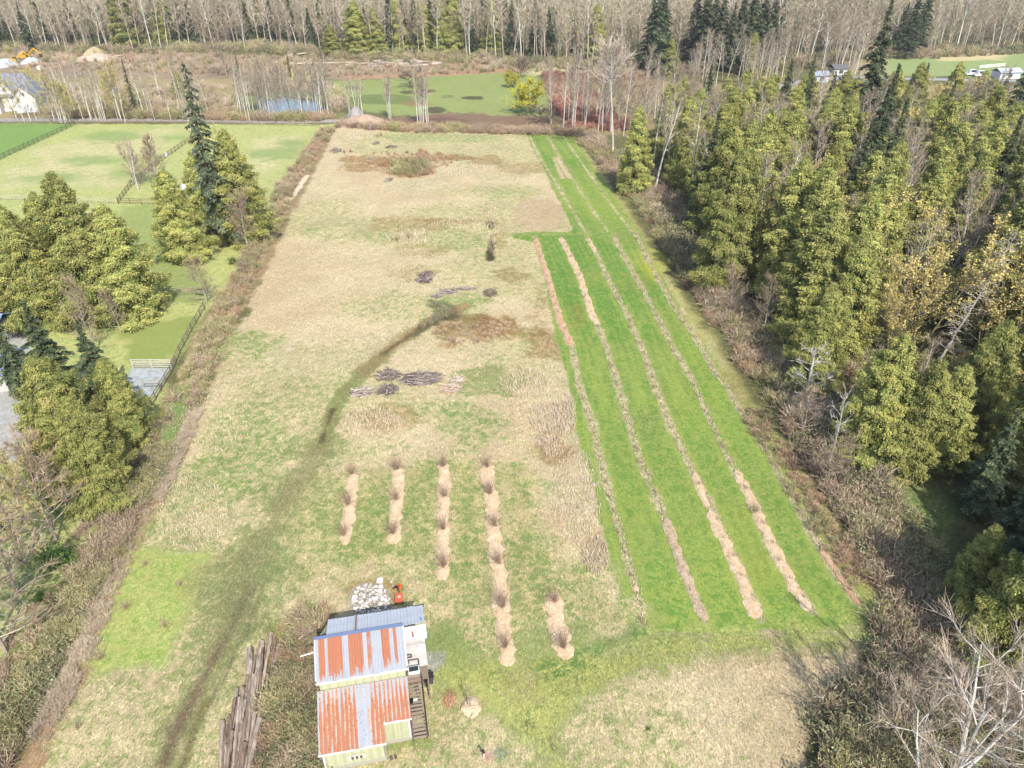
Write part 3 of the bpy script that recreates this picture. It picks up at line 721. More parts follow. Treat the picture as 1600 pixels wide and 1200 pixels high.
for s_ in range(2): reg('maple', 18, bare(90 + s_, 18, clear=.18, spread=.42, nb=30, up=.7, sub=8, twigs=9, tr=.013, bark=((170, 160, 124), (158, 150, 118)), twc=((196, 180, 132), (206, 188, 140)), tw=.035, bud=((222, 204, 118), (228, 200, 132), (204, 194, 120)), nbud=7000, fork=3))
reg('budding', 14, bare(95, 14, clear=.15, spread=.42, nb=30, up=.6, sub=7, twigs=7, tr=.011, bark=((176, 164, 130), (150, 144, 110)), twc=((172, 160, 110),), tw=.03, bud=((196, 190, 104), (206, 186, 110)), nbud=2600, fork=2))
reg('willow', 8, bare(97, 8, clear=.1, spread=.6, nb=34, up=.5, sub=8, twigs=9, tr=.02, bark=((150, 140, 100),), twc=((206, 196, 70),), tw=.05, bud=((216, 210, 66), (200, 196, 60), (190, 176, 70)), nbud=6500, fork=3, tl=.8))
reg('round', 8, bare(98, 8, clear=.2, spread=.6, nb=34, up=.45, sub=9, twigs=12, tr=.022, bark=((120, 106, 92),), twc=((140, 122, 108), (156, 136, 124)), tw=.045, fork=3, tl=.8))
for s_ in range(2): reg('twiggy', 11, bare(100 + s_, 11, clear=.12, spread=.36, nb=36, up=.45, sub=8, twigs=8, tr=.011, bark=((190, 176, 158), (164, 150, 134)), twc=((186, 164, 138), (160, 138, 116)), tw=.03, tl=.7))
for s_ in range(3): reg('snag', 14, bare(110 + s_, 14, clear=.35, spread=.32, nb=18, up=.35, sub=6, twigs=3, tr=.022, bark=((200, 192, 184), (180, 170, 164)), twc=((206, 198, 188),), tw=.06, curve=.1, tl=.5))
for s_ in range(2): reg('deadtree', 12, bare(120 + s_, 12, clear=.28, spread=.52, nb=26, up=.5, sub=10, twigs=10, tr=.020, bark=((236, 230, 220), (216, 208, 198)), twc=((206, 188, 166), (184, 164, 142)), tw=.026, fork=3, tl=.8))
reg('longsnag', 26, bare(130, 26, clear=.2, spread=.12, nb=90, up=.1, sub=5, twigs=3, tr=.010, bark=((206, 196, 182), (188, 178, 164)), twc=((200, 188, 172),), tw=.05, curve=-.1, tl=.5))
reg('mossy', 15, bare(140, 15, clear=.35, spread=.4, nb=20, up=.5, sub=7, twigs=6, tr=.017, bark=((166, 150, 122), (150, 142, 104)), twc=((186, 172, 120), (170, 160, 104)), tw=.045, bud=((206, 186, 96), (190, 176, 90)), nbud=1500, fork=2))
# simple far versions, a few pixels wide in the picture
for s_ in range(6): reg('farbare', 24, bare(150 + s_, 24, clear=.28 + .04 * s_, spread=.19 + .02 * (s_ % 3), nb=20, up=.75, sub=4, twigs=4, tr=.0095, bark=((214, 200, 182), (184, 168, 150)) if s_ < 4 else ((230, 224, 212),), twc=((210, 190, 168), (180, 162, 140), (192, 180, 148)), tw=.10, tl=1.2))

def tree(kind, x, y, h, name, label, cat='tree', group=None, w=1.0, var=None, rz=None, lean=(0, 0)):
    opts = KIND[kind]; i = (var if var is not None else random.randrange(len(opts))) % len(opts)
    H0, (tm, cm) = opts[i]
    o = empty(name, (x, y, gheight(x, y) - .1), random.uniform(0, 6.28) if rz is None else rz)
    s = h / H0; o.scale = (s * w, s * w, s)
    o.rotation_euler.x = lean[0]; o.rotation_euler.y = lean[1]
    link('trunk', tm, o); link('crown', cm, o)
    return tag(o, label, cat, group)
random.seed(5)
def at(bx, by, ty=None, h=None):
    x, y = G(bx, by); return x, y, (h if h else HT(bx, by, ty))

# --- left side, one by one: (kind, base px, base py, top py, width, variant, name, label)
LEFT = [
 ('broad', 212, 492, 318, 1.1, 0, 'cedar_tree', 'cedar with bushy skirt nearest the mown paddock, its shadow on the grass'),
 ('broad', 155, 492, 268, 1.05, 1, 'cedar_tree', 'tallest yellow-green cedar of the clump left of the paddock'),
 ('broad', 112, 470, 300, 1.05, 2, 'cedar_tree', 'cedar just left of the tallest cedar beside the paddock'),
 ('broad', 70, 505, 318, .95, 3, 'cedar_tree', 'thin-topped cedar near the left edge of the photo above the driveway'),
 ('broad', 22, 500, 305, 1.0, 0, 'cedar_tree', 'cedar at the left edge of the photo, upper one'),
 ('fir', 105, 640, 470, 1.5, 0, 'fir_tree', 'bluish fir spreading over the driveway at lower left'),
 ('fir', 40, 620, 470, 1.2, 1, 'fir_tree', 'loose grey-green fir at the left edge over the blue roof'),
 ('fir', 175, 650, 500, 1.45, 2, 'fir_tree', 'fir with bare brown underside beside the gravel pen'),
 ('broad', 205, 690, 560, 1.0, 1, 'cedar_tree', 'small cedar below the gravel pen by the ditch'),
 ('broad', 125, 735, 555, 1.05, 2, 'cedar_tree', 'yellowish cedar above the bare maple at lower left'),
 ('broad', 165, 775, 620, 1.1, 3, 'cedar_tree', 'lowest cedar of the left side, bright skirt over the ditch'),
 ('cedar', 75, 770, 690, .95, 0, 'cedar_tree', 'short dark cedar between the bare maple and leaning trunks'),
 ('spruce', 352, 385, 97, 1.05, 0, 'spruce_tree', 'very tall thin dark spruce rising above the left cedars'),
 ('broad', 290, 405, 262, 1.1, 1, 'cedar_tree', 'rounded cedar with its foot on the lawn left of the tall spruce'),
 ('cedar', 385, 378, 200, 1.15, 2, 'cedar_tree', 'cedar touching the brushy strip right of the tall spruce'),
 ('broad', 332, 372, 232, 1.0, 3, 'cedar_tree', 'brownish cedar right in front of the tall spruce'),
 ('budding', 360, 330, 205, .9, 0, 'deciduous_tree', 'pale budding tree behind the cedar right of the spruce'),
 ('twiggy', 388, 392, 300, .9, 0, 'bare_tree', 'leafless tree with pale trunk standing before the spruce cedars'),
 ('twiggy', 325, 478, 405, 1.2, 1, 'bare_tree', 'low leafless grey tree at the bend of the paddock fence'),
 ('twiggy', 150, 555, 440, .75, 1, 'bare_tree', 'brown leafless tree below the clump of tall cedars'),
 ('twiggy', 190, 520, 455, .9, 0, 'bare_tree', 'small leafless tree at the foot of the paddock cedar'),
 ('maple', 118, 782, 650, .75, 0, 'maple_tree', 'leafless maple with several pale upright limbs at lower left'),
 ('mossy', 72, 872, 690, .7, 0, 'leaning_tree', 'leaning pair of bare trunks with mossy yellow twigs at left edge'),
 ('mossy', 40, 880, 740, .8, 0, 'leaning_tree', 'mossy bare tree left of the leaning pair of trunks'),
 ('snag', -5, 1010, 900, 1.1, 0, 'dead_tree', 'white dead tree cut by the left edge of the photo'),
 ('mossy', 5, 800, 700, .8, 0, 'bare_tree', 'bare tree at the left edge over the pale driveway'),
 ('twiggy', 30, 930, 800, 1.5, 0, 'bare_tree', 'pale leafless tree at the left edge below the leaning trunks'),
 ('twiggy', 88, 845, 700, 1.2, 1, 'bare_tree', 'leafless tree right behind the leaning pair of trunks'),
 ('budding', 60, 800, 690, 1.1, 0, 'deciduous_tree', 'yellowish budding tree left of the bare maple'),
 ('twiggy', 10, 1020, 880, 1.4, 1, 'bare_tree', 'whitish leafless tree cut by the left edge near the lawn'),
]
for k, bx, by, ty, wd, var, nm, lb in LEFT:
    x, y, h = at(bx, by, ty)
    tree(k, x, y, h, nm, lb, 'tree', w=wd, var=var, rz=var * 1.3 + bx * .01, lean=(0, -.16) if nm == 'leaning_tree' else (0, 0))

# --- right-hand wood, specimen trees
RIGHT = [
 ('cedar', 988, 303, 165, 1.0, 0, 'cedar_tree', 'leftmost cedar of the right-hand wood, near the far end of the orchard'),
 ('cedar', 1062, 300, 150, 1.0, 1, 'cedar_tree', 'cedar right behind the second from left at the wood edge'),
 ('broad', 1128, 446, 228, 0.87, 2, 'cedar_tree', 'large cedar leaning over the orchard edge with dark shade on its left'),
 ('cedar', 1170, 370, 170, 1.0, 3, 'cedar_tree', 'cedar behind the large one that shades the orchard edge'),
 ('cedar', 1095, 330, 185, .95, 3, 'cedar_tree', 'slim cedar behind the large one, towards the orchard'),
 ('broad', 1262, 600, 440, 0.90, 0, 'cedar_tree', 'cedar above the dead snag with white branches'),
 ('cedar', 1300, 560, 360, 1.1, 1, 'cedar_tree', 'dark green cedar in front of the budding maple'),
 ('broad', 1350, 715, 520, 0.90, 2, 'cedar_tree', 'cedar right of the dead snag, feet over the dark glade'),
 ('cedar', 1408, 735, 560, 1.05, 3, 'cedar_tree', 'cedar whose skirt hangs just over the sunlit glade'),
 ('broad', 1500, 690, 500, 0.94, 0, 'cedar_tree', 'broad dense cedar right of the glade'),
 ('broad', 1580, 640, 430, 0.94, 1, 'cedar_tree', 'tall cedar at the right edge above the dark hollow'),
 ('cedar', 1235, 420, 290, 1.0, 1, 'cedar_tree', 'cedar left of the white leaning trunk'),
 ('fir', 1240, 250, 82, .95, 1, 'fir_tree', 'dark fir whose tip stands against the far road'),
 ('fir', 1328, 262, -25, .95, 2, 'fir_tree', 'tallest dark fir, its tip above the top of the photo'),
 ('fir', 1628, 300, 92, 1.2, 0, 'fir_tree', 'dark fir in the upper right corner'),
 ('fir', 1560, 870, 720, 1.3, 1, 'fir_tree', 'dark fir at the right edge beside the glade'),
 ('fir', 1520, 800, 640, 1.3, 0, 'fir_tree', 'dark fir in the hollow right above the glade'),
 ('cedar', 1560, 760, 560, 1.2, 1, 'cedar_tree', 'cedar overhanging the dark hollow by the glade'),
 ('fir', 1580, 930, 760, 1.4, 2, 'fir_tree', 'dark fir at the right edge below the glade'),
 ('cedar', 1448, 730, 570, 1.2, 1, 'cedar_tree', 'cedar directly above the dark part of the glade'),
 ('fir', 1640, 800, 560, 1.1, 2, 'fir_tree', 'dark fir cut by the right edge below the hollow'),
 ('broad', 1562, 1040, 800, 0.74, 2, 'cedar_tree', 'large yellow-green conifer at lower right above the dead white trees'),
 ('broad', 1610, 1010, 780, 0.86, 3, 'cedar_tree', 'conifer at the right edge behind the dead white trees'),
 ('cedar', 1500, 940, 820, 1.0, 0, 'cedar_tree', 'small conifer hiding the lower end of the glade'),
 ('maple', 1425, 560, 345, .95, 0, 'maple_tree', 'maple with golden buds in the middle of the right-hand wood'),
 ('maple', 1385, 560, 430, .9, 1, 'maple_tree', 'lower maple with pinkish buds in front of the golden one'),
 ('budding', 1245, 440, 320, .9, 0, 'deciduous_tree', 'small budding tree left of the dark hollow in the wood'),
 ('longsnag', 1452, 590, 355, 1.0, 0, 'dead_tree', 'long white dead trunk leaning right across the wood'),
 ('snag', 1258, 655, 548, 1.5, 0, 'dead_tree', 'dead snag with crooked white branches beside the brambles'),
 ('snag', 1292, 735, 610, .6, 1, 'dead_tree', 'broken bare trunk right of the crooked snag'),
 ('poplar', 1204, 445, 300, .8, 0, 'bare_tree', 'white-trunked leafless tree at the edge of the brambles'),
 ('twiggy', 1138, 500, 420, 1.0, 0, 'bare_tree', 'leafless tree in the brambles above the cedar shade'),
 ('twiggy', 1190, 530, 440, 1.0, 1, 'bare_tree', 'grey leafless tree right of the brambles'),
 ('twiggy', 1250, 690, 610, 1.2, 1, 'bare_tree', 'spreading leafless shrubby tree at the foot of the crooked snag'),
 ('twiggy', 1290, 760, 680, 1.3, 0, 'bare_tree', 'leafless shrubby tree above the bramble bank'),
 ('alder', 1022, 300, 140, 1.0, 0, 'bare_tree', 'pale leaning trunk between the first two cedars'),
 ('alder', 1031, 280, 165, 1.0, 1, 'bare_tree', 'second pale trunk between the first two cedars'),
 ('alder', 1043, 260, 130, 1.0, 2, 'bare_tree', 'third pale trunk between the first two cedars, furthest right'),
 ('cottonwood', 957, 246, 80, .82, 0, 'cottonwood_tree', 'tall leafless cottonwood with round white crown at the far end of the lawn'),
 ('cottonwood', 1240, 310, 190, .7, 1, 'bare_tree', 'white leafless tree in the wood below the dark fir'),
 ('poplar', 1330, 340, 220, .8, 1, 'bare_tree', 'forked white leafless tree among the cedars'),
 ('poplar', 1395, 350, 180, .7, 0, 'bare_tree', 'pinkish leafless tree among the far cedars'),
 ('poplar', 1520, 480, 330, .9, 1, 'bare_tree', 'pale leafless crown right of the golden maple'),
 ('twiggy', 1600, 420, 310, 1.2, 0, 'bare_tree', 'pale leafless crown at the right edge'),
 ('deadtree', 1492, 1215, 1025, 1.05, 0, 'dead_tree', 'big white dead tree with forked trunk at lower right corner'),
 ('deadtree', 1440, 1260, 1110, 1.0, 1, 'dead_tree', 'smaller white dead tree at the bottom edge left of the forked one'),
 ('deadtree', 1600, 1180, 1060, 1.1, 1, 'dead_tree', 'white dead tree at the right edge of the lower corner'),
 ('twiggy', 1560, 1150, 1060, 1.2, 0, 'bare_tree', 'brown leafless tree behind the white dead trees'),
]
TAKEN = []
for k, bx, by, ty, wd, var, nm, lb in RIGHT:
    x, y, h = at(bx, by, ty if ty > 0 else 2)
    if ty < 0: h = 38
    TAKEN.append((x, y, 6.5 if k == 'broad' else 4.5 if k in ('cedar', 'fir') else 1.5))
    ln = {'long white dead trunk leaning right across the wood': (0, .22), 'pale leaning trunk between the first two cedars': (0, .12), 'white-trunked leafless tree at the edge of the brambles': (0, .04), 'tall leafless cottonwood with round white crown at the far end of the lawn': (0, .0)}.get(lb, (0, 0))
    tree(k, x, y, h, nm, lb, 'tree', w=wd, var=var, rz=(0 if ln != (0, 0) else var * 1.7 + by * .013), lean=ln)

# --- right-hand wood, the rest
WOOD = GL([(1010, 262), (1060, 285), (1110, 400), (1200, 480), (1245, 560), (1330, 690), (1400, 715), (1500, 700), (1530, 740), (1560, 900), (1560, 1000), (1800, 1010), (2300, 700), (1900, 330), (1640, 232), (1500, 205), (1340, 205), (1130, 212), (1060, 222)])
ax, ay = np.array(WOOD).min(0); bx_, by_ = np.array(WOOD).max(0)
cnt = 0; tries = 0
while tries < 9000 and cnt < 330:
    tries += 1
    x = random.uniform(ax, bx_); y = random.uniform(ay, by_)
    if x > y * .80 + 28: continue
    if not inpoly(WOOD, np.array([x]), np.array([y]))[0]: continue
    n_ = float(vnoise(np.array([x / 16.0]), np.array([y / 16.0]), 5)[0])
    q = random.random()
    if q < .66: k, mr, h, nm, lb = 'cedar', 5.3, random.uniform(16, 23), 'cedar_tree', 'yellow-green cedar packed among others in the right-hand wood'
    elif q < .72: k, mr, h, nm, lb = 'fir', 4.8, random.uniform(20, 28), 'fir_tree', 'dark fir packed among the cedars of the right-hand wood'
    elif q < .87: k, mr, h, nm, lb = random.choice(['poplar', 'alder', 'poplar']), 2.6, random.uniform(16, 22), 'bare_tree', 'pale leafless tree poking out among the cedars on the right'
    else: k, mr, h, nm, lb = random.choice(['budding', 'maple']), 4.5, random.uniform(12, 19), 'deciduous_tree', 'budding deciduous tree among the cedars of the right-hand wood'
    if any((x - a) ** 2 + (y - b) ** 2 < ((mr + c) / 2) ** 2 * 1.05 for a, b, c in TAKEN): continue
    if y > 170: h *= .9
    bpx = 800 + FPX * x / (y * cp + CAMH * sp); bpy_ = PIXY(x, y, 0)
    if 1310 < bpx < 1510 and 500 < bpy_: h = min(h, HT(bpx, bpy_, 545 if bpx < 1430 else 575))
    if 1200 < bpx < 1320 and bpy_ > 600: h = min(h, 7)
    if h < 6: continue
    TAKEN.append((x, y, mr)); cnt += 1
    bpx = 800 + FPX * x / (y * cp + CAMH * sp); bpy_ = PIXY(x, y, 0)
    where = ('at the far end near the road' if bpy_ < 235 else 'along the bramble edge' if bpx < 1130 + (bpy_ - 300) * .6 else 'at the right edge of the photo' if bpx > 1560 else 'behind the golden maple' if bpy_ < 330 and bpx > 1330 else 'around the white leaning trunk' if bpx > 1330 and bpy_ < 560 else 'below the white leaning trunk' if bpx > 1330 else 'between the large edge cedar and the dark fir' if bpy_ < 400 else 'above the crooked snag')
    lb = {'cedar_tree': 'yellow-green cedar', 'fir_tree': 'dark fir', 'bare_tree': 'pale leafless tree', 'deciduous_tree': 'budding tree'}[nm] + ' in right-hand wood ' + where
    tree(k, x, y, h, nm, lb, 'tree', {'cedar': 'cedars of the right-hand wood', 'fir': 'firs of the right-hand wood'}.get(k, 'leafless trees of the right-hand wood' if nm == 'bare_tree' else 'budding trees of the right-hand wood'), w=random.uniform(1.05, 1.3))

# --- groves by the far road and pond
def grove(px0, px1, py0, py1, n, h0, h1, kinds, nm, lb, grp, w=.9):
    for i in range(n):
        bx = random.uniform(px0, px1); by = random.uniform(py0, py1); x, y = G(bx, by)
        tree(random.choice(kinds), x, y, random.uniform(h0, h1), nm, lb, 'tree', grp, w=w * random.uniform(.8, 1.1))
grove(20, 210, 186, 193, 30, 10, 17, ['alder', 'budding', 'alder'], 'birch_tree', 'slender pale leafless tree in the row along the far left road', 'pale trees along the far left road')
grove(70, 300, 160, 186, 18, 11, 17, ['alder'], 'birch_tree', 'slender leafless tree behind the far left road near the white house', 'pale trees behind the far left road')
grove(225, 330, 182, 192, 12, 9, 17, ['alder', 'poplar'], 'birch_tree', 'leafless tree by the road behind the tall spruce', 'trees behind the spruce')
grove(372, 440, 168, 190, 22, 11, 16, ['alder'], 'birch_tree', 'slender leafless tree on the near bank of the pond', 'pale trees before the pond')
grove(405, 520, 176, 187, 50, 11, 18, ['alder', 'poplar'], 'birch_tree', 'slender white trunk in the dense grove right of the pond', 'grove right of the pond')
grove(545, 568, 168, 178, 7, 9, 13, ['alder'], 'birch_tree', 'pale trunk of the small clump left of the spoil heap fields', 'small clump of pale trees')
grove(603, 617, 184, 188, 6, 10, 13, ['alder'], 'birch_tree', 'white trunk of the tight clump in the middle of the far bank', 'middle clump of white trees')
grove(650, 675, 190, 200, 9, 12, 16, ['alder'], 'birch_tree', 'white trunk of the clump before the muddy bank', 'clump of white trees before the mud')
grove(855, 985, 185, 208, 26, 15, 22, ['alder', 'alder', 'poplar'], 'birch_tree', 'tall thin white-trunked tree beyond the far end of the orchard', 'thin trees beyond the orchard')
grove(960, 1090, 175, 215, 24, 12, 20, ['alder', 'poplar', 'twiggy'], 'bare_tree', 'leafless tree behind the first cedars of the right-hand wood', 'leafless trees behind the first cedars')
grove(1080, 1230, 120, 150, 30, 12, 20, ['alder', 'poplar'], 'bare_tree', 'leafless tree between the far firs and the road', 'leafless trees by the far road')
grove(1250, 1360, 92, 116, 26, 14, 22, ['farbare', 'poplar'], 'bare_tree', 'leafless tree behind the far road on the right', 'leafless trees behind the right road')
grove(205, 250, 283, 300, 9, 7, 11, ['alder', 'twiggy'], 'sapling', 'thin leafless sapling growing along the paddock fence', 'saplings along the paddock fence')
grove(296, 308, 205, 216, 4, 8, 10, ['alder'], 'sapling', 'thin sapling at the far end of the paddock fence', 'saplings at the end of the paddock fence')
for k, bx, by, ty, wd, nm, lb in (('willow', 824, 178, 128, 1.35, 'willow_tree', 'yellow budding willow at the right end of the far field'),
        ('willow', 800, 137, 112, 1.3, 'willow_tree', 'smaller yellow willow at the edge of the far field'),
        ('round', 643, 137, 108, 1.7, 'bare_tree', 'round leafless tree standing alone in the far green field'),
        ('round', 850, 192, 160, 1.5, 'bare_tree', 'round grey leafless tree right of the yellow willow'),
        ('round', 812, 122, 84, 1.2, 'bare_tree', 'grey leafless tree behind the small willow'),
        ('cedar', 283, 152, 112, 1.4, 'cedar_tree', 'lone dark-green cedar in the field beyond the road'),
        ('spruce', 375, 125, 82, 1.0, 'spruce_tree', 'small conifer standing in the far clearing, left of the pond'),
        ('fir', 454, 122, 80, .55, 'fir_tree', 'thin dark conifer in the far clearing above the pond'),
        ('spruce', 213, 178, 90, .8, 'spruce_tree', 'thin half-dead conifer rising above the far left grove'),
        ('twiggy', 355, 120, 35, 1.6, 'deciduous_tree', 'broad pale budding tree at the edge of the far wood'),
        ('snag', 118, 122, 72, .5, 'dead_tree', 'brown leaning pole of a dead tree in the clearing'),
        ('cedar', 520, 92, 38, 1.5, 'cedar_tree', 'bright green cedar at the edge of the far wood'),
        ('snag', 580, 205, 196, 2, 'young_conifer', 'tiny dark sapling at the far end of the meadow')):
    x, y, h = at(bx, by, ty)
    tree(k, x, y, h, nm, lb, 'tree', w=wd, lean=(0, -.1) if 'leaning pole' in lb else (0, 0))

# --- far wood: conifers and the front trees one by one, the mass behind as one object
def wood_front(px):   # photo row where the wood begins
    return float(np.interp(px, [-400, 0, 250, 430, 560, 700, 830, 960, 1060, 1200, 1320, 1400, 1600, 2000], [80, 82, 80, 76, 92, 90, 98, 106, 112, 104, 90, 84, 80, 76]))
FIRS = [(20, 60, 22, 'fir'), (50, 70, 24, 'fir'), (190, 78, 26, 'fir'), (205, 76, 30, 'cedar'), (250, 80, 24, 'cedar'), (268, 80, 22, 'cedar'), (290, 64, 24, 'fir'),
        (560, 84, 24, 'cedar'), (575, 78, 26, 'fir'), (588, 74, 24, 'cedar'), (612, 84, 28, 'fir'), (622, 86, 22, 'cedar'), (632, 76, 26, 'fir'), (650, 80, 26, 'fir'), (663, 84, 24, 'cedar'), (675, 82, 26, 'fir'), (690, 80, 22, 'cedar'), (708, 78, 24, 'cedar'), (735, 76, 24, 'fir'), (768, 78, 22, 'cedar'), (775, 82, 24, 'fir'), (800, 78, 24, 'fir'), (835, 74, 26, 'fir'), (855, 70, 22, 'fir'),
        (930, 88, 22, 'cedar'), (1012, 116, 28, 'fir'), (1022, 118, 34, 'fir'), (1030, 110, 30, 'fir'), (1078, 108, 30, 'fir'), (1092, 112, 33, 'fir'), (1106, 108, 32, 'fir'), (1118, 110, 31, 'fir'), (1134, 112, 26, 'fir'), (1148, 110, 32, 'fir'), (1163, 110, 34, 'fir'), (1180, 108, 32, 'fir'), (1196, 102, 30, 'fir'), (1208, 98, 26, 'fir'),
        (1412, 92, 30, 'fir'), (1428, 86, 32, 'fir'), (1400, 84, 22, 'fir'), (1215, 60, 24, 'fir'), (430, 60, 22, 'fir'), (110, 60, 20, 'fir'), (740, 88, 16, 'fir'), (1300, 60, 20, 'fir'), (1170, 118, 16, 'cedar'), (1044, 118, 14, 'cedar'), (1500, 60, 18, 'fir')]
for bx, by, h, k in FIRS:
    if bx < 1000: by = wood_front(bx) - random.uniform(2, 9); h *= random.uniform(.8, 1.15)
    x, y = G(bx, by)
    right = bx > 1000
    tree(k, x, y, h, k + '_tree', ('dark green fir of the tall far row on the right' if right else 'dark conifer standing among the leafless trees of the far wood') if k == 'fir' else 'green cedar at the edge of the far wood', 'tree',
         ('far firs on the right' if right else 'conifers of the far wood') if k == 'fir' else 'cedars of the far wood', w=random.uniform(1.25, 1.6) if right else random.uniform(.95, 1.35))
n_ = 0
for i in range(120):
    bx = -60 + (i + random.random()) / 120 * 1760
    by = wood_front(bx) - abs(random.gauss(0, 3.5)); x, y = G(bx, by)
    where = ('above the white house' if bx < 120 else 'behind the left clearing' if bx < 370 else 'above the pond' if bx < 520 else 'above the silver log heap' if bx < 780 else 'behind the yellow willows' if bx < 920 else 'behind the round-crowned cottonwood' if bx < 1060 else 'among the tall dark firs' if bx < 1220 else 'behind the right-hand road' if bx < 1400 else 'above the far right field')
    tree('farbare', x, y, random.uniform(19, 27), 'bare_tree', 'leafless tree, front of far wood ' + where, 'tree', 'leafless trees of the far wood edge', w=random.uniform(.9, 1.3))
def merge_scatter(name, tpls, pts, label, mat, group=None):
    Vs = []; Fs = []; Cs = []; n = 0
    for (x, y, z, s, wsc, a, ti, tint) in pts:
        V, F, Co = tpls[ti]
        c, s_ = math.cos(a) * s * wsc, math.sin(a) * s * wsc
        W = np.column_stack([V[:, 0] * c - V[:, 1] * s_ + x, V[:, 0] * s_ + V[:, 1] * c + y, V[:, 2] * s + z])
        Vs.append(W); Fs.append(F + n); Cs.append(Co * tint); n += len(V)
    me = mk_mesh(name, np.concatenate(Vs), np.concatenate(Fs), mat, np.concatenate(Cs))
    return tag(link(name, me), label, None, group, 'stuff')
def lowtree(seed):
    r = np.random.default_rng(seed); K = VM(); h = 24
    K.add(tubes(np.array([[0, 0, 0.]]), np.array([[r.normal(0, .4), r.normal(0, .4), h * .95]]), [.2], [.05], 3), np.array([S(222, 210, 194) if seed % 2 else S(180, 164, 144)]))
    n = 95; z = h * r.uniform(.3, 1, n); a = r.uniform(0, 6.28, n); rd = 2.9 * (1.15 - z / h) + .4
    p0 = np.column_stack([np.cos(a) * rd * .15, np.sin(a) * rd * .15, z - rd * .7]); p1 = np.column_stack([np.cos(a + r.normal(0, .3, n)) * rd, np.sin(a) * rd, z + r.uniform(.3, 1.5, n)])
    K.add(ribbons(p0, p1, .17, .08, r), pick([S(212, 198, 168), S(184, 170, 140), S(186, 180, 142)], n, .12, r))
    p2 = p1 + r.normal(0, .9, (n, 3)); K.add(ribbons(p0 * .4 + p1 * .6, p2, .12, .08, r), pick([S(216, 202, 172), S(184, 170, 142)], n, .12, r))
    return K.arr()
LT = [lowtree(i) for i in range(8)]
pts = []
for i in range(7000):
    y = 340 + 380 * random.random() ** 1.15; x = random.uniform(-.80, .80) * y
    px = 800 + FPX * x / (y * cp + CAMH * sp); py = PIXY(x, y, 0)
    if py > wood_front(px) - 3: continue
    cl = float(vnoise(np.array([x / 40.]), np.array([y / 40.]), 9)[0]); t_ = .8 + .4 * cl
    pts.append((x, y, -.2, random.uniform(.72, 1.1) * (.9 if px > 1400 else 1), random.uniform(.8, 1.3), random.random() * 6.28, random.randrange(8), np.array([t_, t_ * (.97 + .05 * cl), t_])))
merge_scatter("far_wood", LT, pts, "leafless grey-brown wood filling the whole background", M_brush)
# dark understorey of small conifers in the far wood
def lowfir(seed):
    r = np.random.default_rng(seed); K = VM(); h = 20; n = 420
    z = h * r.uniform(.05, 1, n); a = r.uniform(0, 6.28, n); rd = 3.2 * (1 - z / h) * r.uniform(.5, 1.05, n) + .15
    c = np.column_stack([np.cos(a) * rd, np.sin(a) * rd, z]); out = np.column_stack([np.cos(a), np.sin(a), -np.ones(n) * .5])
    K.add(leaf_quads(c, out, out * .5 + r.normal(0, .5, (n, 3)) + np.array([0, 0, .7]), r.uniform(.9, 1.7, n), r.uniform(.5, 1, n)), pick([S(96, 118, 82), S(112, 134, 86), S(134, 150, 90), S(86, 108, 80)], n, .15, r))
    return K.arr()
LF = [lowfir(i) for i in range(4)]
pts = []
for i in range(1500):
    y = 372 + 330 * random.random() ** 1.3; x = random.uniform(-.80, .80) * y
    px = 800 + FPX * x / (y * cp + CAMH * sp); py = PIXY(x, y, 0)
    cl = float(vnoise(np.array([x / 60.]), np.array([y / 60.]), 31)[0])
    if py > wood_front(px) - 4 or cl < .38 or px > 1420: continue
    pts.append((x, y, -.2, random.uniform(.5, 1.15), random.uniform(.8, 1.2), random.random() * 6.28, random.randrange(4), 1.0))
merge_scatter("far_conifers", LF, pts, "dark conifers scattered deep inside the leafless far wood", M_leaf)

# ------------------------------------------------------------------ brush, brambles and grass (uncountable growth)
def sample_poly(P_, n, r=None):
    r = r or rng; a = np.array(P_); lo = a.min(0); hi = a.max(0); out = np.zeros((0, 2))
    while len(out) < n:
        q = r.uniform(lo, hi, (n * 3, 2)); q = q[inpoly(P_, q[:, 0], q[:, 1])]; out = np.concatenate([out, q])
    return out[:n]
def sample_line(P_, n, wd, r=None):
    r = r or rng; P_ = np.array(P_); L = np.hypot(*(P_[1:] - P_[:-1]).T); cum = np.concatenate([[0], np.cumsum(L)])
    t = r.uniform(0, cum[-1], n); i = np.clip(np.searchsorted(cum, t) - 1, 0, len(L) - 1); f = ((t - cum[i]) / L[i])[:, None]
    p = P_[i] + (P_[i + 1] - P_[i]) * f; d = (P_[i + 1] - P_[i]) / L[i][:, None]
    return p + np.column_stack([-d[:, 1], d[:, 0]]) * (r.uniform(-.5, .5, (n, 1)) * wd * 1.05 + r.normal(0, wd * .06, (n, 1)))
def gh(x, y):
    i = np.clip(np.searchsorted(xs, x), 1, len(xs) - 1); j = np.clip(np.searchsorted(ys, y), 1, len(ys) - 1)
    return GZ.reshape(GX.shape)[j, i]
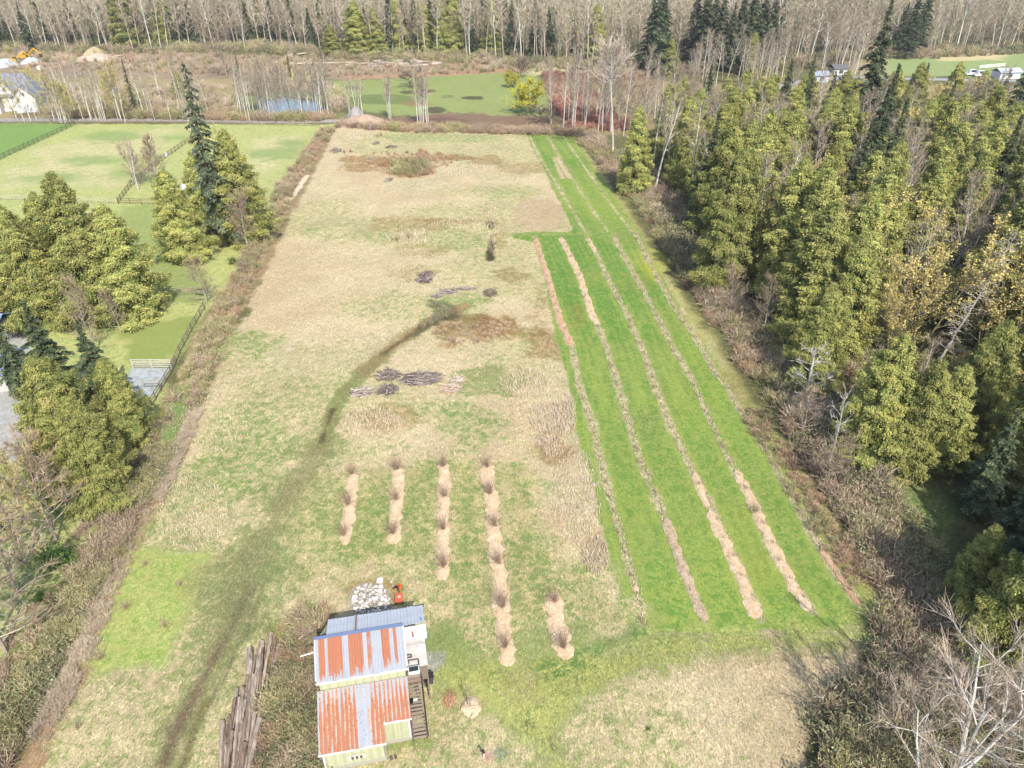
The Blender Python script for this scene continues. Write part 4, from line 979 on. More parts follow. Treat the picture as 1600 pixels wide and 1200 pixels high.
def blades(name, pos, h, wd, cols, label, leanx=.35, seed=1, clump=1, mat=None, cl_nz=None, gmix=0):
    r = np.random.default_rng(seed)
    if clump > 1: pos = np.repeat(pos, clump, 0) + r.normal(0, .09, (len(pos) * clump, 2))
    n = len(pos); hh = h * r.uniform(.5, 1.2, n); z = gh(pos[:, 0], pos[:, 1]) - .02
    p0 = np.column_stack([pos, z]); d = r.normal(0, leanx, (n, 2)); p1 = p0 + np.column_stack([d * hh[:, None], hh])
    cc = pick(cols, n, .14, r)
    if gmix:
        i = np.clip(np.searchsorted(xs, pos[:, 0]), 1, len(xs) - 1); j = np.clip(np.searchsorted(ys, pos[:, 1]), 1, len(ys) - 1); q = j * len(xs) + i
        own = np.where((r.random(n) < amt[q])[:, None], mot[q], base[q]) * r.uniform(1.0, 1.5, (n, 1)); cc = cc * (1 - gmix) + own * gmix
    if cl_nz is not None:
        f = vnoise(pos[:, 0] / cl_nz, pos[:, 1] / cl_nz, 3); k_ = (f * len(cols)).astype(int).clip(0, len(cols) - 1)
        cc = .5 * cc + .5 * np.array(cols)[k_]
    K = VM(); K.add(ribbons(p0, p1, wd * r.uniform(.7, 1.4, n), wd * .25, r), cc)
    me = K.mesh(name, mat or M_grass)
    return tag(link(name, me), label, None, None, 'stuff')
def thicket(name, tpls, P_, n, smin, smax, label, line=None, mat=None, tintn=6., seed=3, keep=None):
    r = np.random.default_rng(seed)
    p = sample_line(P_, n, line, r) if line else sample_poly(P_, n, r)
    if keep is not None: p = p[keep(p[:, 0], p[:, 1])]
    pts = []
    for x, y in p:
        t_ = .78 + .44 * float(vnoise(np.array([x / tintn]), np.array([y / tintn]), 4)[0])
        f = float(vnoise(np.array([x / tintn * .7 + 40]), np.array([y / tintn * .7]), 8)[0])
        ti = min(len(tpls) - 1, int(np.clip(f * 1.5 - .25 + r.normal(0, .18), 0, .999) * len(tpls)))
        pts.append((x, y, float(gh(np.array([x]), np.array([y]))[0]) - .05, r.uniform(smin, smax), r.uniform(.8, 1.3), r.uniform(0, 6.28), ti, t_))
    return merge_scatter(name, tpls, pts, label, mat or M_brush)
BRN = [S(210, 186, 156), S(188, 164, 134), S(226, 206, 176), S(172, 150, 124)]
RED = [S(214, 180, 146), S(196, 162, 130), S(224, 196, 162)]
OLV = [S(200, 188, 136), S(212, 198, 148), S(178, 172, 124)]
GRL = [S(144, 160, 96), S(160, 172, 108), S(128, 148, 90), S(176, 178, 120)]
GRD = [S(112, 134, 90), S(128, 146, 98), S(146, 150, 106), S(170, 154, 120)]
T_brn = shrub(1, 1.5, 1.1, 90, BRN, .05).arr(); T_red = shrub(2, 1.3, 1.0, 90, RED, .05).arr()
T_olv = shrub(3, 1.6, 1.1, 90, OLV, .05, GRL, 60, .14).arr(); T_brm = shrub(4, 1.2, 1.4, 60, BRN, .045, GRL + GRD, 260, .17).arr()
T_drk = shrub(5, 1.3, 1.4, 60, BRN, .045, GRD, 300, .18).arr(); T_pal = shrub(6, 1.7, 1.1, 80, [S(230, 210, 182), S(216, 196, 168)], .045).arr()
T_rus = shrub(8, 1.4, 1.1, 90, [S(196, 140, 122), S(176, 122, 106), S(206, 156, 136)], .06).arr()
T_lit = shrub(7, .6, 1.0, 60, [S(226, 200, 164), S(204, 180, 144), S(232, 212, 180)], .05).arr()

# brush strip along the left side of the meadow
thicket('hedgerow_brush', [T_brn, T_olv, T_brn, T_olv, T_red], GL([(512, 205), (450, 290), (398, 400), (362, 470), (322, 560), (292, 630)]), 520, .5, 1.2, 'brown brush and briars along the left edge of the meadow', 3.5, seed=3)
thicket('ditch_brush', [T_brm, T_olv, T_brn], GL([(262, 700), (190, 820), (140, 920), (92, 1000), (30, 1110), (-30, 1220)]), 380, .5, 1.15, 'olive and brown briars over the ditch at lower left', 2.6, seed=5)
thicket('bank_brush', [T_lit, T_red, T_lit, T_brn], GL([(240, 650), (175, 760), (120, 880), (60, 980), (0, 1080), (-60, 1180)]), 240, .3, .8, 'reddish low brush on the bank beside the left trees', 3.4, seed=6)
thicket('dry_bank_grass', [T_pal, T_lit], GL([(310, 640), (265, 735), (212, 840), (170, 930), (120, 1050), (60, 1160)]), 460, .3, .6, 'pale dead grass and canes on the edge of the ditch', 1.6, seed=7)
thicket('outer_row_brush', [T_lit, T_olv, T_lit, T_red], GL([(1168, 640), (1215, 708), (1262, 785), (1305, 850), (1348, 915)]), 190, .5, .95, 'pale olive and pinkish brush outside the outermost orchard row', 2.4, seed=28)
# brambles on the right of the orchard
BR = GL([(918, 215), (972, 275), (1026, 335), (1072, 400), (1116, 465), (1170, 540), (1222, 610), (1284, 695), (1346, 780), (1412, 880), (1436, 960), (1436, 1060), (1386, 1140), (1310, 1200)])
thicket('bramble_thicket', [T_brn, T_brn, T_red, T_olv], BR[:8], 820, .7, 1.5, 'brown leafless brambles between the orchard and the wood', 6.0, seed=8)
thicket('bramble_bank', [T_drk, T_brm, T_olv, T_brm, T_brn], BR[7:], 760, .7, 1.45, 'dark green brambles from the glade down to the lower right', 6.2, seed=9)
thicket('corner_brush', [T_drk, T_olv, T_brn, T_pal], GL([(1300, 1160), (1400, 1090), (1470, 1030), (1620, 1060), (1700, 1300), (1250, 1300)]), 560, .7, 1.4, 'tangled brown and olive brush under the white dead trees', seed=10)
thicket('wood_edge_brush', [T_brn, T_olv, T_pal, T_drk], GL([(975, 245), (1035, 320), (1090, 430), (1180, 520), (1265, 640), (1330, 740), (1390, 790)]), 560, .9, 1.9, 'tall leafless undergrowth at the foot of the right-hand wood', 5.5, seed=11)
thicket('wood_undergrowth', [T_drk, T_brn, T_olv, T_red], WOOD, 900, .8, 1.8, 'low undergrowth under the right-hand wood', seed=12)
thicket('glade_brush', [T_pal, T_olv, T_brn], GL([(1335, 760), (1370, 760), (1412, 830), (1430, 900), (1470, 1000), (1420, 980), (1380, 880)]), 120, .4, .9, 'pale dead canes along the sunlit side of the glade', seed=13)
thicket('far_bank_brush', [T_brn, T_red, T_olv], GL([(530, 196), (640, 203), (740, 206), (860, 208), (930, 212)]), 420, .8, 1.6, 'brown scrub along the far end of the meadow', 5, seed=14)
thicket('far_scrub', [T_rus, T_rus, T_red], GL([(855, 125), (905, 125), (970, 190), (990, 205), (900, 205), (862, 170)]), 520, .9, 1.8, 'reddish scrub beyond the yellow willow', seed=15)
thicket('far_scrub', [T_rus, T_red], GL([(850, 120), (1010, 119)]), 160, 1, 2, 'low reddish scrub in front of the far wood', 6, seed=16)
thicket('roadside_scrub', [T_brn, T_red, T_olv], GL([(120, 182), (260, 183), (400, 186), (520, 186)]), 420, .8, 1.9, 'brown scrub along the far left road', 6, seed=17)
thicket('pondside_scrub', [T_brn, T_pal, T_olv], GL([(380, 140), (420, 135), (520, 140), (545, 160), (530, 178), (508, 152), (440, 141), (390, 150)]), 300, 1, 2.2, 'leafless scrub round the pond', seed=18)
thicket('clearing_brush', [T_brn, T_olv, T_pal, T_red], GL([(0, 108), (500, 122), (860, 112), (1000, 110), (960, 98), (560, 96), (250, 84), (0, 84)]), 700, .8, 1.8, 'scrub and slash scattered over the far clearing', seed=19)
thicket('far_edge_brush', [T_olv, T_brn, T_brm], GL([(-20, 78), (250, 79), (430, 76), (560, 92), (700, 92), (830, 98), (960, 106), (1060, 112), (1200, 104), (1340, 90), (1620, 78)]), 1100, 1.2, 3.0, 'undergrowth along the foot of the far wood', 22, seed=20)
thicket('left_field_scrub', [T_olv, T_brn, T_pal], GL([(60, 180), (90, 140), (260, 135), (370, 135), (372, 180)]), 260, .8, 1.9, 'olive scrub in the field behind the far left road', seed=21)
thicket('shed_brush', [T_red, T_brm, T_lit, T_olv, T_brn], GL([(400, 1215), (414, 1110), (442, 1030), (475, 960), (515, 950), (512, 985), (490, 1010), (492, 1215)]), 280, .5, 1.0, 'brown and olive briars between the logs and the shed', tintn=1.6, seed=22)
thicket('meadow_brush', [T_olv, T_lit, T_red], GL([(610, 243), (668, 240), (690, 262), (650, 280), (612, 276)]), 110, .8, 1.6, 'rusty willow brush at the far end of the meadow', seed=23)
thicket('meadow_brush', [T_lit, T_red, T_olv], GL([(690, 505), (800, 500), (800, 530), (720, 540), (680, 525)]), 130, .4, .9, 'rusty low brush right of the track end', seed=24)
thicket('meadow_brush', [T_lit, T_red], GL([(530, 236), (700, 240), (760, 248), (720, 262), (560, 262)]), 140, .4, .8, 'reddish dead growth at the far end of the meadow', seed=25)
thicket('meadow_brush', [T_brm, T_drk], GL([(672, 472), (700, 482), (706, 492), (655, 515), (640, 518), (680, 500)]), 18, .4, .8, 'dark green weeds beside the end of the track', seed=26)
# grasses
SG = [S(228, 210, 172), S(214, 196, 156), S(236, 220, 188), S(204, 192, 140), S(168, 174, 104), S(216, 200, 160)]
p = sample_poly(GL([(522, 205), (892, 208), (900, 360), (830, 370), (870, 530), (920, 740), (960, 895), (1005, 990), (1360, 1000), (1290, 1190), (1250, 1260), (30, 1260), (160, 960), (255, 750), (345, 560), (455, 330)]), 150000)
z_ = p[:, 1]
wet = rng.random(len(p)) < np.clip(1.2 - z_ / 150, .15, 1)
p = p[wet]
blades('meadow_grass', p, .2, .04, SG, 'short straw and green grass over the meadow', .5, 31, 1, None, None, .75)
REED = [S(250, 232, 204), S(242, 218, 186), S(252, 240, 218), S(232, 206, 170)]
for a, b, rx, ry, n_, h_ in ((862, 655, 36, 26, 1500, .6), (885, 650, 16, 36, 800, .6), (866, 700, 20, 16, 500, .5), (845, 690, 12, 10, 300, .4), (820, 600, 40, 24, 1200, .5), (930, 870, 22, 30, 900, .45), (770, 360, 10, 40, 300, .6), (580, 660, 50, 22, 1200, .5), (690, 265, 90, 12, 1500, .6), (640, 370, 40, 14, 500, .7), (640, 372, 14, 10, 250, .8), (720, 350, 50, 10, 500, .5), (560, 213, 24, 8, 500, .8), (300, 800, 60, 60, 1500, .4), (900, 780, 40, 80, 2200, .35), (330, 650, 70, 60, 1500, .35)):
    P_ = [G(a + rx * math.cos(t), b + ry * math.sin(t)) for t in np.linspace(0, 6.28, 13)[:-1]]
    blades('tall_grass', sample_poly(P_, n_), h_, .06, REED, 'tall dry tan grass standing in the meadow', .25, int(a + b), 1)
ROWG = [S(250, 234, 198), S(240, 222, 182), S(206, 200, 148), S(170, 182, 118), S(252, 240, 210)]
lawn = sample_poly(GL(ORCH), 60000)
blades('orchard_grass', lawn, .1, .035, [S(124, 172, 76), S(138, 178, 82), S(110, 162, 66), S(156, 182, 92)], 'short green grass of the orchard lawn', .6, 41, 1, None, None, .7)
for k_ in range(1, 9):
    blades('row_grass', sample_line(WROW[k_], 3600 if k_ < 6 else 1000, .8 if k_ < 6 else .5), .3 if k_ < 6 else .22, .055, ROWG, 'dry grass left standing along an orchard row', .35, 50 + k_)
p = sample_poly(GL([(430, 790), (485, 735), (800, 722), (880, 850), (1000, 990), (1290, 985), (1360, 1010), (900, 1090), (700, 1060), (660, 950), (470, 930)]), 60000)
blades('hazel_grass', p, .14, .035, [S(124, 164, 68), S(140, 172, 80), S(190, 184, 124), S(112, 152, 58)], 'green grass between the mulched hazel rows', .6, 42, 1, None, None, .8)

# ------------------------------------------------------------------ mulched beds, shrubs in rows
def bark_mulch(name, cols):
    m, n, l, b = newmat(name)
    ge = n.new("ShaderNodeNewGeometry")
    v = n.new("ShaderNodeTexVoronoi"); v.inputs["Scale"].default_value = 9; l.new(ge.outputs["Position"], v.inputs["Vector"])
    n1 = noisen(n, l, ge.outputs["Position"], 1.3, 6, .7)
    c = rampn(n, l, n1, [(.3, cols[0]), (.5, cols[1]), (.7, cols[2])])
    g = mathn(n, l, 'MULTIPLY_ADD', v.outputs["Color"], .5); g.node.inputs[2].default_value = .72
    l.new(scalec(n, l, c, g), b.inputs["Base Color"])
    bp = n.new("ShaderNodeBump"); bp.inputs["Distance"].default_value = .06; l.new(v.outputs["Distance"], bp.inputs["Height"]); l.new(bp.outputs[0], b.inputs["Normal"])
    return m
M_mul = bark_mulch("wood_chip_mulch", (S(206, 174, 136), S(224, 196, 158), S(236, 212, 180)))
M_mul2 = bark_mulch("old_mulch", (S(192, 148, 116), S(212, 172, 138), S(224, 192, 158)))
M_mul3 = bark_mulch("grey_mulch", (S(184, 160, 128), S(200, 176, 144), S(214, 192, 162)))
def bed(px, wd, label, mat=None, seed=0, wv=.28):
    r = np.random.default_rng(seed); P_ = np.array(GL(px)); L = np.hypot(*(P_[1:] - P_[:-1]).T); cum = np.concatenate([[0], np.cumsum(L)])
    n = max(8, int(cum[-1] / .3)); ts = np.linspace(0, cum[-1], n); V = []; NA = 9
    ph = r.uniform(0, 100)
    for t in ts:
        i = min(np.searchsorted(cum, t, side='right') - 1, len(L) - 1); f = (t - cum[i]) / L[i]; p = P_[i] + (P_[i + 1] - P_[i]) * f
        d = (P_[i + 1] - P_[i]) / L[i]; s = np.array([-d[1], d[0]])
        e = min(1, math.sqrt(max(0, min(t, cum[-1] - t)) / .6) * .9 + .12)
        wl = wd / 2 * e * (1 + wv * 2 * (float(vnoise(np.array([t / .8 + ph]), np.array([1.]), 1)[0]) - .5) + .34 * (r.random() - .5)); wr = wd / 2 * e * (1 + wv * 2 * (float(vnoise(np.array([t / .8 + ph]), np.array([9.]), 2)[0]) - .5) + .34 * (r.random() - .5))
        for j in range(NA):
            q = j / (NA - 1) * 2 - 1; off = q * (wl if q < 0 else wr); x, y = p + s * off
            V.append((x, y, gheight(x, y) + (.17 if abs(q) < 1 else -.06) * (1 - abs(q) ** 2) + (.03 if abs(q) < 1 else 0) + r.normal(0, .018)))
    F = [(i * NA + j, i * NA + j + 1, (i + 1) * NA + j + 1, (i + 1) * NA + j) for i in range(n - 1) for j in range(NA - 1)]
    me = mk_mesh('mulch_bed', V, np.array(F), mat or M_mul, None, True)
    return tag(link('mulch_bed', me), label, 'mulch bed', 'mulched planting beds')
BEDS = [([(553, 738), (550, 765), (546, 800), (538, 853)], 1.15, 'short mulched bed, leftmost of the hazel rows'),
        ([(622, 730), (621, 770), (618, 800), (616, 851)], 1.3, 'second mulched hazel bed from the left'),
        ([(693, 722), (694, 780), (693, 840), (692, 908)], 1.3, 'third mulched hazel bed from the left'),
        ([(760, 724), (768, 790), (774, 850), (783, 930), (788, 985), (795, 1042)], 1.45, 'longest mulched hazel bed, fourth from the left'),
        ([(860, 928), (868, 960), (876, 1000), (884, 1032)], 1.6, 'short wide mulched bed between the hazel rows and the orchard')]
for i, (px, wd, lb) in enumerate(BEDS): bed(px, wd, lb, seed=i)
ROB = [(ROWS[1][:4], 1.1, 'pink-brown mulched bed at the far end of the first orchard row', M_mul2), (ROWS[2][:4], 1.15, 'tan mulched bed at the far end of the second orchard row', M_mul), ([(918, 372), (933, 398)], .95, 'short mulched bed at the far end of the third orchard row', M_mul),
       ([(1084, 738), (1096, 770), (1107, 795)], .8, 'small mulched bed starting the near half of the third orchard row', M_mul), ([(1108, 798), (1125, 830), (1142, 868), (1160, 905), (1182, 968)], 1.25, 'long mulched bed at the near end of the third orchard row', M_mul),
       ([(1148, 735), (1168, 768), (1188, 812), (1215, 870), (1240, 915), (1264, 957)], 1.15, 'long mulched bed at the near end of the fourth orchard row', M_mul),
       ([(1282, 855), (1310, 900), (1342, 946)], .7, 'thin pinkish mulched bed at the near end of the outermost orchard row', M_mul2), ([(1040, 810), (1066, 885), (1084, 930), (1103, 972)], .95, 'greyish weedy mulched bed at the near end of the second orchard row', M_mul3), ([(992, 914), (995, 926)], .75, 'tiny round mulch patch on the first orchard row', M_mul)]
for i, (px, wd, lb, m_) in enumerate(ROB): bed(px, wd, lb, m_, 20 + i)
bed([(720, 1108), (735, 1104), (752, 1108)], 1.7, 'round mulch ring round a sapling right of the stairs', M_mul, 50, .1)
# hazel bushes: vase-shaped clumps of upright stems
HZ = [shrub(60 + i, 2.0, 1.0, 70, [S(186, 158, 132), S(168, 142, 118), S(200, 172, 144)], .03).mesh('hazel_bush', M_brush) for i in range(3)]
SHADE = [(551, 742), (545, 790), (537, 838), (621, 735), (619, 783), (615, 835), (693, 730), (694, 777), (693, 829), (693, 887), (761, 732), (765, 774), (773, 824), (778, 882), (785, 950), (789, 1012), (866, 942), (880, 1013)]
ORD = ['far end', 'second', 'third', 'fourth', 'fifth', 'near end']; RN = ['first', 'second', 'third', 'fourth', 'fifth']
rows_ = [3, 3, 4, 6, 2]; k_ = 0
for ri, cnt_ in enumerate(rows_):
    for j in range(cnt_):
        x, y = G(*SHADE[k_]); o = link('hazel_bush', HZ[k_ % 3], None, (x, y, gheight(x, y) + .12)); s_ = random.uniform(.85, 1.2); o.scale = (s_, s_, s_ * random.uniform(.8, 1.1)); o.rotation_euler.z = random.random() * 6
        pos_ = 'at the far end' if j == 0 else ('at the near end' if j == cnt_ - 1 else '%s from the far end' % ['', 'second', 'third', 'fourth', 'fifth'][j])
        tag(o, 'hazel bush %s of the %s mulched row' % (pos_, RN[ri]), 'bush', 'hazel bushes'); k_ += 1
BS = [shrub(70 + i, [.9, 1.1, .8][i], .6, 18, [S(226, 196, 164), S(208, 180, 150), S(232, 206, 174)], .03, [S(150, 160, 90), S(180, 170, 114)], 16, .1).mesh('berry_bush', M_brush) for i in range(3)]
nm_ = {1: 'first', 2: 'second', 3: 'third', 4: 'fourth', 5: 'outermost', 6: 'first short', 7: 'second short', 8: 'third short'}
for k_ in range(1, 9):
    P_ = np.array(WROW[k_]); L = np.hypot(*(P_[1:] - P_[:-1]).T); cum = np.concatenate([[0], np.cumsum(L)]); t = .8
    while t < cum[-1] - .3:
        i = min(np.searchsorted(cum, t, side='right') - 1, len(L) - 1); p = P_[i] + (P_[i + 1] - P_[i]) * (t - cum[i]) / L[i]
        x, y = p[0] + random.gauss(0, .1), p[1]
        o = link('berry_bush', BS[random.randrange(3)], None, (x, y, gheight(x, y) + .05)); s_ = random.uniform(.5, 1.15) * (1.25 if (k_ == 5 and y < 70) else 1); o.scale = (s_,) * 3; o.rotation_euler.z = random.random() * 6
        tag(o, 'small leafless berry bush planted in the %s orchard row' % nm_[k_], 'bush', 'berry bushes of the %s orchard row' % nm_[k_])
        t += random.uniform(2.0, 3.2) * (1 if k_ < 6 else 1.5)
# shrubs standing alone
GB = shrub(80, 1.6, 1.2, 60, [S(120, 140, 60)], .04, [S(104, 158, 50), S(124, 172, 60), S(90, 144, 46)], 1500, .14).mesh('green_bush', M_leaf)
for px, py, s_, lb in ((95, 885, 1.5, 'bright green leafy bush at the foot of the leaning trunks'), (66, 938, .7, 'small bright green bush near the left edge'), (1200, 528, .9, 'bright green bush in the brambles left of the cedar shade'), (103, 800, 1.2, 'green shrub in the shade of the leaning trunks'), (365, 412, .8, 'green shrub at the foot of the leafless tree by the cedars')):
    x, y = G(px, py); o = link('green_bush', GB, None, (x, y, gheight(x, y) - .05)); o.scale = (s_,) * 3; o.rotation_euler.z = px; tag(o, lb, 'bush')
SB = shrub(81, 1.5, 1.0, 60, OLV + BRN, .035).mesh('bare_bush', M_brush)
for px, py, s_, lb in ((195, 950, .7, 'bare bush in the upper left part of the mown strip'), (257, 977, .6, 'bare bush in the right part of the mown strip'), (157, 1028, .8, 'bare bush at the lower left of the mown strip'), (282, 914, .5, 'faint bare bush at the top right of the mown strip'), (228, 882, .5, 'faint bare bush at the top left of the mown strip'), (498, 985, 1.9, 'tall leafless bush behind the left corner of the shed'), (470, 990, 1.4, 'leafless bush left of the shed roof'), (620, 376, 1.2, 'olive bush clump in the middle distance of the meadow, left one'), (640, 372, 1.3, 'olive bush clump in the middle distance of the meadow, right one'), (768, 380, 1.2, 'dark bare bush in the meadow near the lawn corner'), (765, 350, 1.4, 'taller dark bush above the dark strip in the meadow'), (590, 214, 1.0, 'tiny dark bush at the far end of the meadow, left one'), (596, 212, 1.0, 'tiny dark bush at the far end of the meadow, right one'), (766, 462, .9, 'dark bush by itself right of the brush piles'), (122, 1135, .6, 'little bare bush on straw at the lower left'), (1180, 800, 1.0, 'bare bush leaning out of the fourth orchard row')):
    x, y = G(px, py); o = link('bare_bush', SB, None, (x, y, gheight(x, y) - .03)); o.scale = (s_,) * 3; o.rotation_euler.z = px * .7; tag(o, lb, 'bush')

# ------------------------------------------------------------------ brush piles of cut sticks
def pile(px, py, rx, ry, h, n, cols, label, ln=1.6, ang=None, seed=0, wd=.05):
    if py > 300: h *= .55; wd *= .8
    r = np.random.default_rng(seed); x, y = G(px, py); x2, _ = G(px + rx, py); _, y2 = G(px, py - ry); ax_, ay_ = abs(x2 - x), abs(y2 - y)
    a = r.uniform(0, 6.28, n); q = np.sqrt(r.random(n)); c = np.column_stack([x + np.cos(a) * q * ax_, y + np.sin(a) * q * ay_, h * (1 - q ** 1.5) * r.uniform(.1, 1, n) + .05])
    th = r.uniform(0, 6.28, n) if ang is None else ang + r.normal(0, .28, n)
    d = np.column_stack([np.cos(th), np.sin(th), r.normal(0, .22 if ln < 6 else .03, n)]); L = ln * r.uniform(.3, 1, n)[:, None] / 2
    w_ = wd * r.uniform(.4, 1.3, n); p0 = c - d * L; p1 = c + d * L; p0[:, 2] = np.maximum(p0[:, 2], .0); p1[:, 2] = np.maximum(p1[:, 2], .03)
    K = VM(); K.add(tubes(p0, p1, w_, w_ * .5, 3), pick(cols, n, .16, r)); me = K.mesh('brush_pile', M_wood)
    return tag(link('brush_pile', me), label, 'brush pile', 'piles of cut branches')
GRY = [S(158, 144, 136), S(124, 112, 108), S(190, 180, 170), S(98, 88, 84)]
DRK = [S(132, 118, 108), S(110, 98, 90), S(156, 138, 124)]
PLE = [S(220, 206, 190), S(196, 176, 158), S(176, 158, 144)]
pile(666, 430, 12, 5, 1.1, 160, DRK + GRY[:1], 'grey pile of upright cut stems at the top of the row of piles', 1.8, 1.2, 1, .07)
pile(663, 438, 13, 4, .9, 120, GRY, 'pale lower half of the topmost brush pile', 1.5, 1.3, 2, .07)
pile(700, 456, 14, 4, .7, 170, GRY + PLE, 'lilac-grey brush pile below the topmost one', 1.6, None, 3)
pile(683, 463, 8, 3, .5, 70, GRY, 'small grey brush pile above the dark weeds', 1.2, .3, 4)
pile(728, 451, 16, 3, .25, 90, GRY, 'thin scatter of branches right of the lilac-grey pile', 1.4, .5, 5)
pile(766, 458, 9, 6, 1.2, 170, DRK, 'dark round brush pile to the right of the others', 1.4, None, 6)
pile(566, 613, 13, 8, .6, 150, GRY + PLE, 'pale brush pile beside the bend of the track', 1.7, .4, 7)
pile(607, 587, 17, 8, 1.0, 260, DRK + GRY, 'tall dark brush pile, left of the long one', 1.6, None, 8)
pile(606, 609, 16, 8, .9, 240, DRK + GRY, 'round grey brush pile below the tall dark one', 1.5, None, 9)
pile(660, 592, 26, 10, .8, 380, GRY + DRK, 'long brush pile with branches lying sideways', 2.6, .25, 10)
pile(704, 608, 16, 8, .3, 140, PLE + [S(206, 160, 130)], 'flat pile of pale split wood right of the long brush pile', 1.2, .5, 11)
pile(714, 594, 12, 6, .3, 90, PLE, 'small flat scatter of pale wood above the split wood', 1.0, .6, 12)
pile(525, 236, 8, 4, 1.0, 90, GRY, 'grey brush pile at the far left corner of the meadow', 2.0, None, 13)
pile(587, 224, 5, 2, .7, 50, GRY, 'small brush pile at the far end of the meadow', 1.4, None, 14)
pile(578, 249, 7, 3, .7, 60, PLE, 'pale brush pile on the rusty patch', 1.6, None, 15)
pile(607, 282, 6, 4, .6, 50, GRY, 'little grey brush pile below the rusty patch', 1.4, None, 16)
pile(612, 230, 9, 2, .5, 60, DRK, 'low dark pile right of the far brush pile', 1.6, .1, 17)
pile(820, 324, 3.5, 3.5, .6, 40, PLE, 'little white pile of wood near the short orchard rows', .8, None, 18)
pile(642, 99, 46, 4, 1.6, 110, PLE + [S(200, 196, 190)], 'heap of long silver logs before the far wood', 9, .1, 20, .2)
pile(590, 101, 12, 5, 2.0, 120, PLE, 'pale root heap in the far clearing', 4, None, 21, .18)
pile(602, 92, 7, 5, 2.4, 80, DRK + PLE, 'stump pile in front of the far wood', 4, None, 22, .2)
for i, (a, b, c, d, lb) in enumerate(((455, 102, 556, 100, 'long fallen log lying across the far clearing'), (460, 87, 492, 84, 'fallen log at the left foot of the far wood'), (556, 81, 588, 80, 'fallen pale log propped before the far conifers'), (178, 91, 196, 88, 'dark log in the left clearing'), (540, 104, 575, 101, 'short fallen log right of the long one'))):
    m = MB(); p0 = G(a, b); p1 = G(c, d); m.tube((p0[0], p0[1], .6), (p1[0], p1[1], .7), .45, .25, 8, S(200, 180, 156)); tag(m.obj('fallen_log', M_wood), lb, 'log')

# ------------------------------------------------------------------ log stack at the lower left
def logmesh(seed, L, r0):
    r = np.random.default_rng(seed); n = 14; k = 10; V = []; cc = []
    cs = [S(150, 130, 112), S(128, 108, 94), S(168, 152, 136), S(136, 122, 92)]
    b = cs[r.integers(3)]
    for i in range(n + 1):
        t = i / n; rr = r0 * (1 - .35 * t) * (1 + r.normal(0, .04)); ox, oz = r.normal(0, .012, 2)
        for j in range(k):
            a = 2 * math.pi * j / k; q = rr * (1 + r.normal(0, .09)); V.append((math.cos(a) * q + ox, (t - .5) * L, math.sin(a) * q + oz)); cc.append(b * (1 + r.normal(0, .26)))
    F = np.array([(i * k + j, i * k + (j + 1) % k, (i + 1) * k + (j + 1) % k, (i + 1) * k + j) for i in range(n) for j in range(k)])
    caps = np.array([tuple(range(k)), tuple(range(n * k, n * k + k))[::-1]])
    return mk_mesh('log', V, [F, caps], M_bark, np.clip(np.array(cc), .01, 1))
LOGS = [(349, 1128, 343, 1260, .26, 0), (360, 1122, 348, 1270, .30, 0), (371, 1078, 352, 1255, .22, 0), (392, 1015, 386, 1140, .36, 0), (410, 1006, 392, 1135, .36, 0), (425, 993, 405, 1105, .25, .1), (430, 1000, 422, 1080, .20, .05), (436, 1010, 428, 1040, .24, 0), (452, 987, 443, 1030, .20, 0), (446, 1000, 440, 1045, .16, 0),
        (381, 1080, 372, 1200, .22, .3), (391, 1105, 366, 1260, .24, .35), (384, 1130, 360, 1280, .2, .3), (400, 1120, 380, 1260, .22, .3), (419, 1082, 392, 1180, .24, .4), (408, 1130, 376, 1280, .26, .45), (402, 1160, 392, 1270, .22, .1), (376, 1095, 363, 1230, .22, .25), (398, 1060, 388, 1170, .2, .35), (386, 1170, 370, 1290, .24, .55), (412, 1145, 404, 1200, .2, .1), (365, 1150, 345, 1290, .24, .4), (404, 1050, 392, 1130, .22, .3)]
LL = ['grey end of a thick log sticking out at the left of the stack', 'thick grey log second from the left edge of the stack', 'long slim brown log on the left flank of the stack', 'thick log with a round pale top end, upper left of the stack', 'thick grey log beside the one with the pale end', 'long straight dark log at the top of the stack', 'reddish log right of the long dark log', 'short log below the top of the stack', 'short thin log, rightmost and topmost of the stack', 'thin stub beside the rightmost topmost log',
      'slim brown log in the left middle of the stack', 'long brown log through the middle of the stack', 'lower left brown log lying across others', 'grey log near the middle of the stack', 'pale smooth log lying slantwise over the right middle', 'long pale log crossing the lower stack', 'mossy log at the right foot of the stack', 'thin log half hidden in the left middle', 'knotty log under the pale slanting one', 'topmost log at the bottom edge of the photo', 'short log lying in the briars right of the stack', 'lower left grey log at the bottom edge', 'rough log between the two thick ones and the slant']
for i, (a, b, c, d, rr, z0) in enumerate(LOGS):
    p0 = Vector(G(a, b) + (0,)); p1 = Vector(G(c, d) + (0,)); L = (p1 - p0).length
    rr *= .74
    o = link('log', logmesh(i, L, rr), None, ((p0.x + p1.x) / 2, (p0.y + p1.y) / 2, z0 + rr * .8)); dv = p0 - p1
    o.rotation_euler = (random.gauss(0, .01), 0, math.atan2(dv.y, dv.x) + math.pi / 2); tag(o, LL[i], 'log', 'logs of the stack left of the shed')

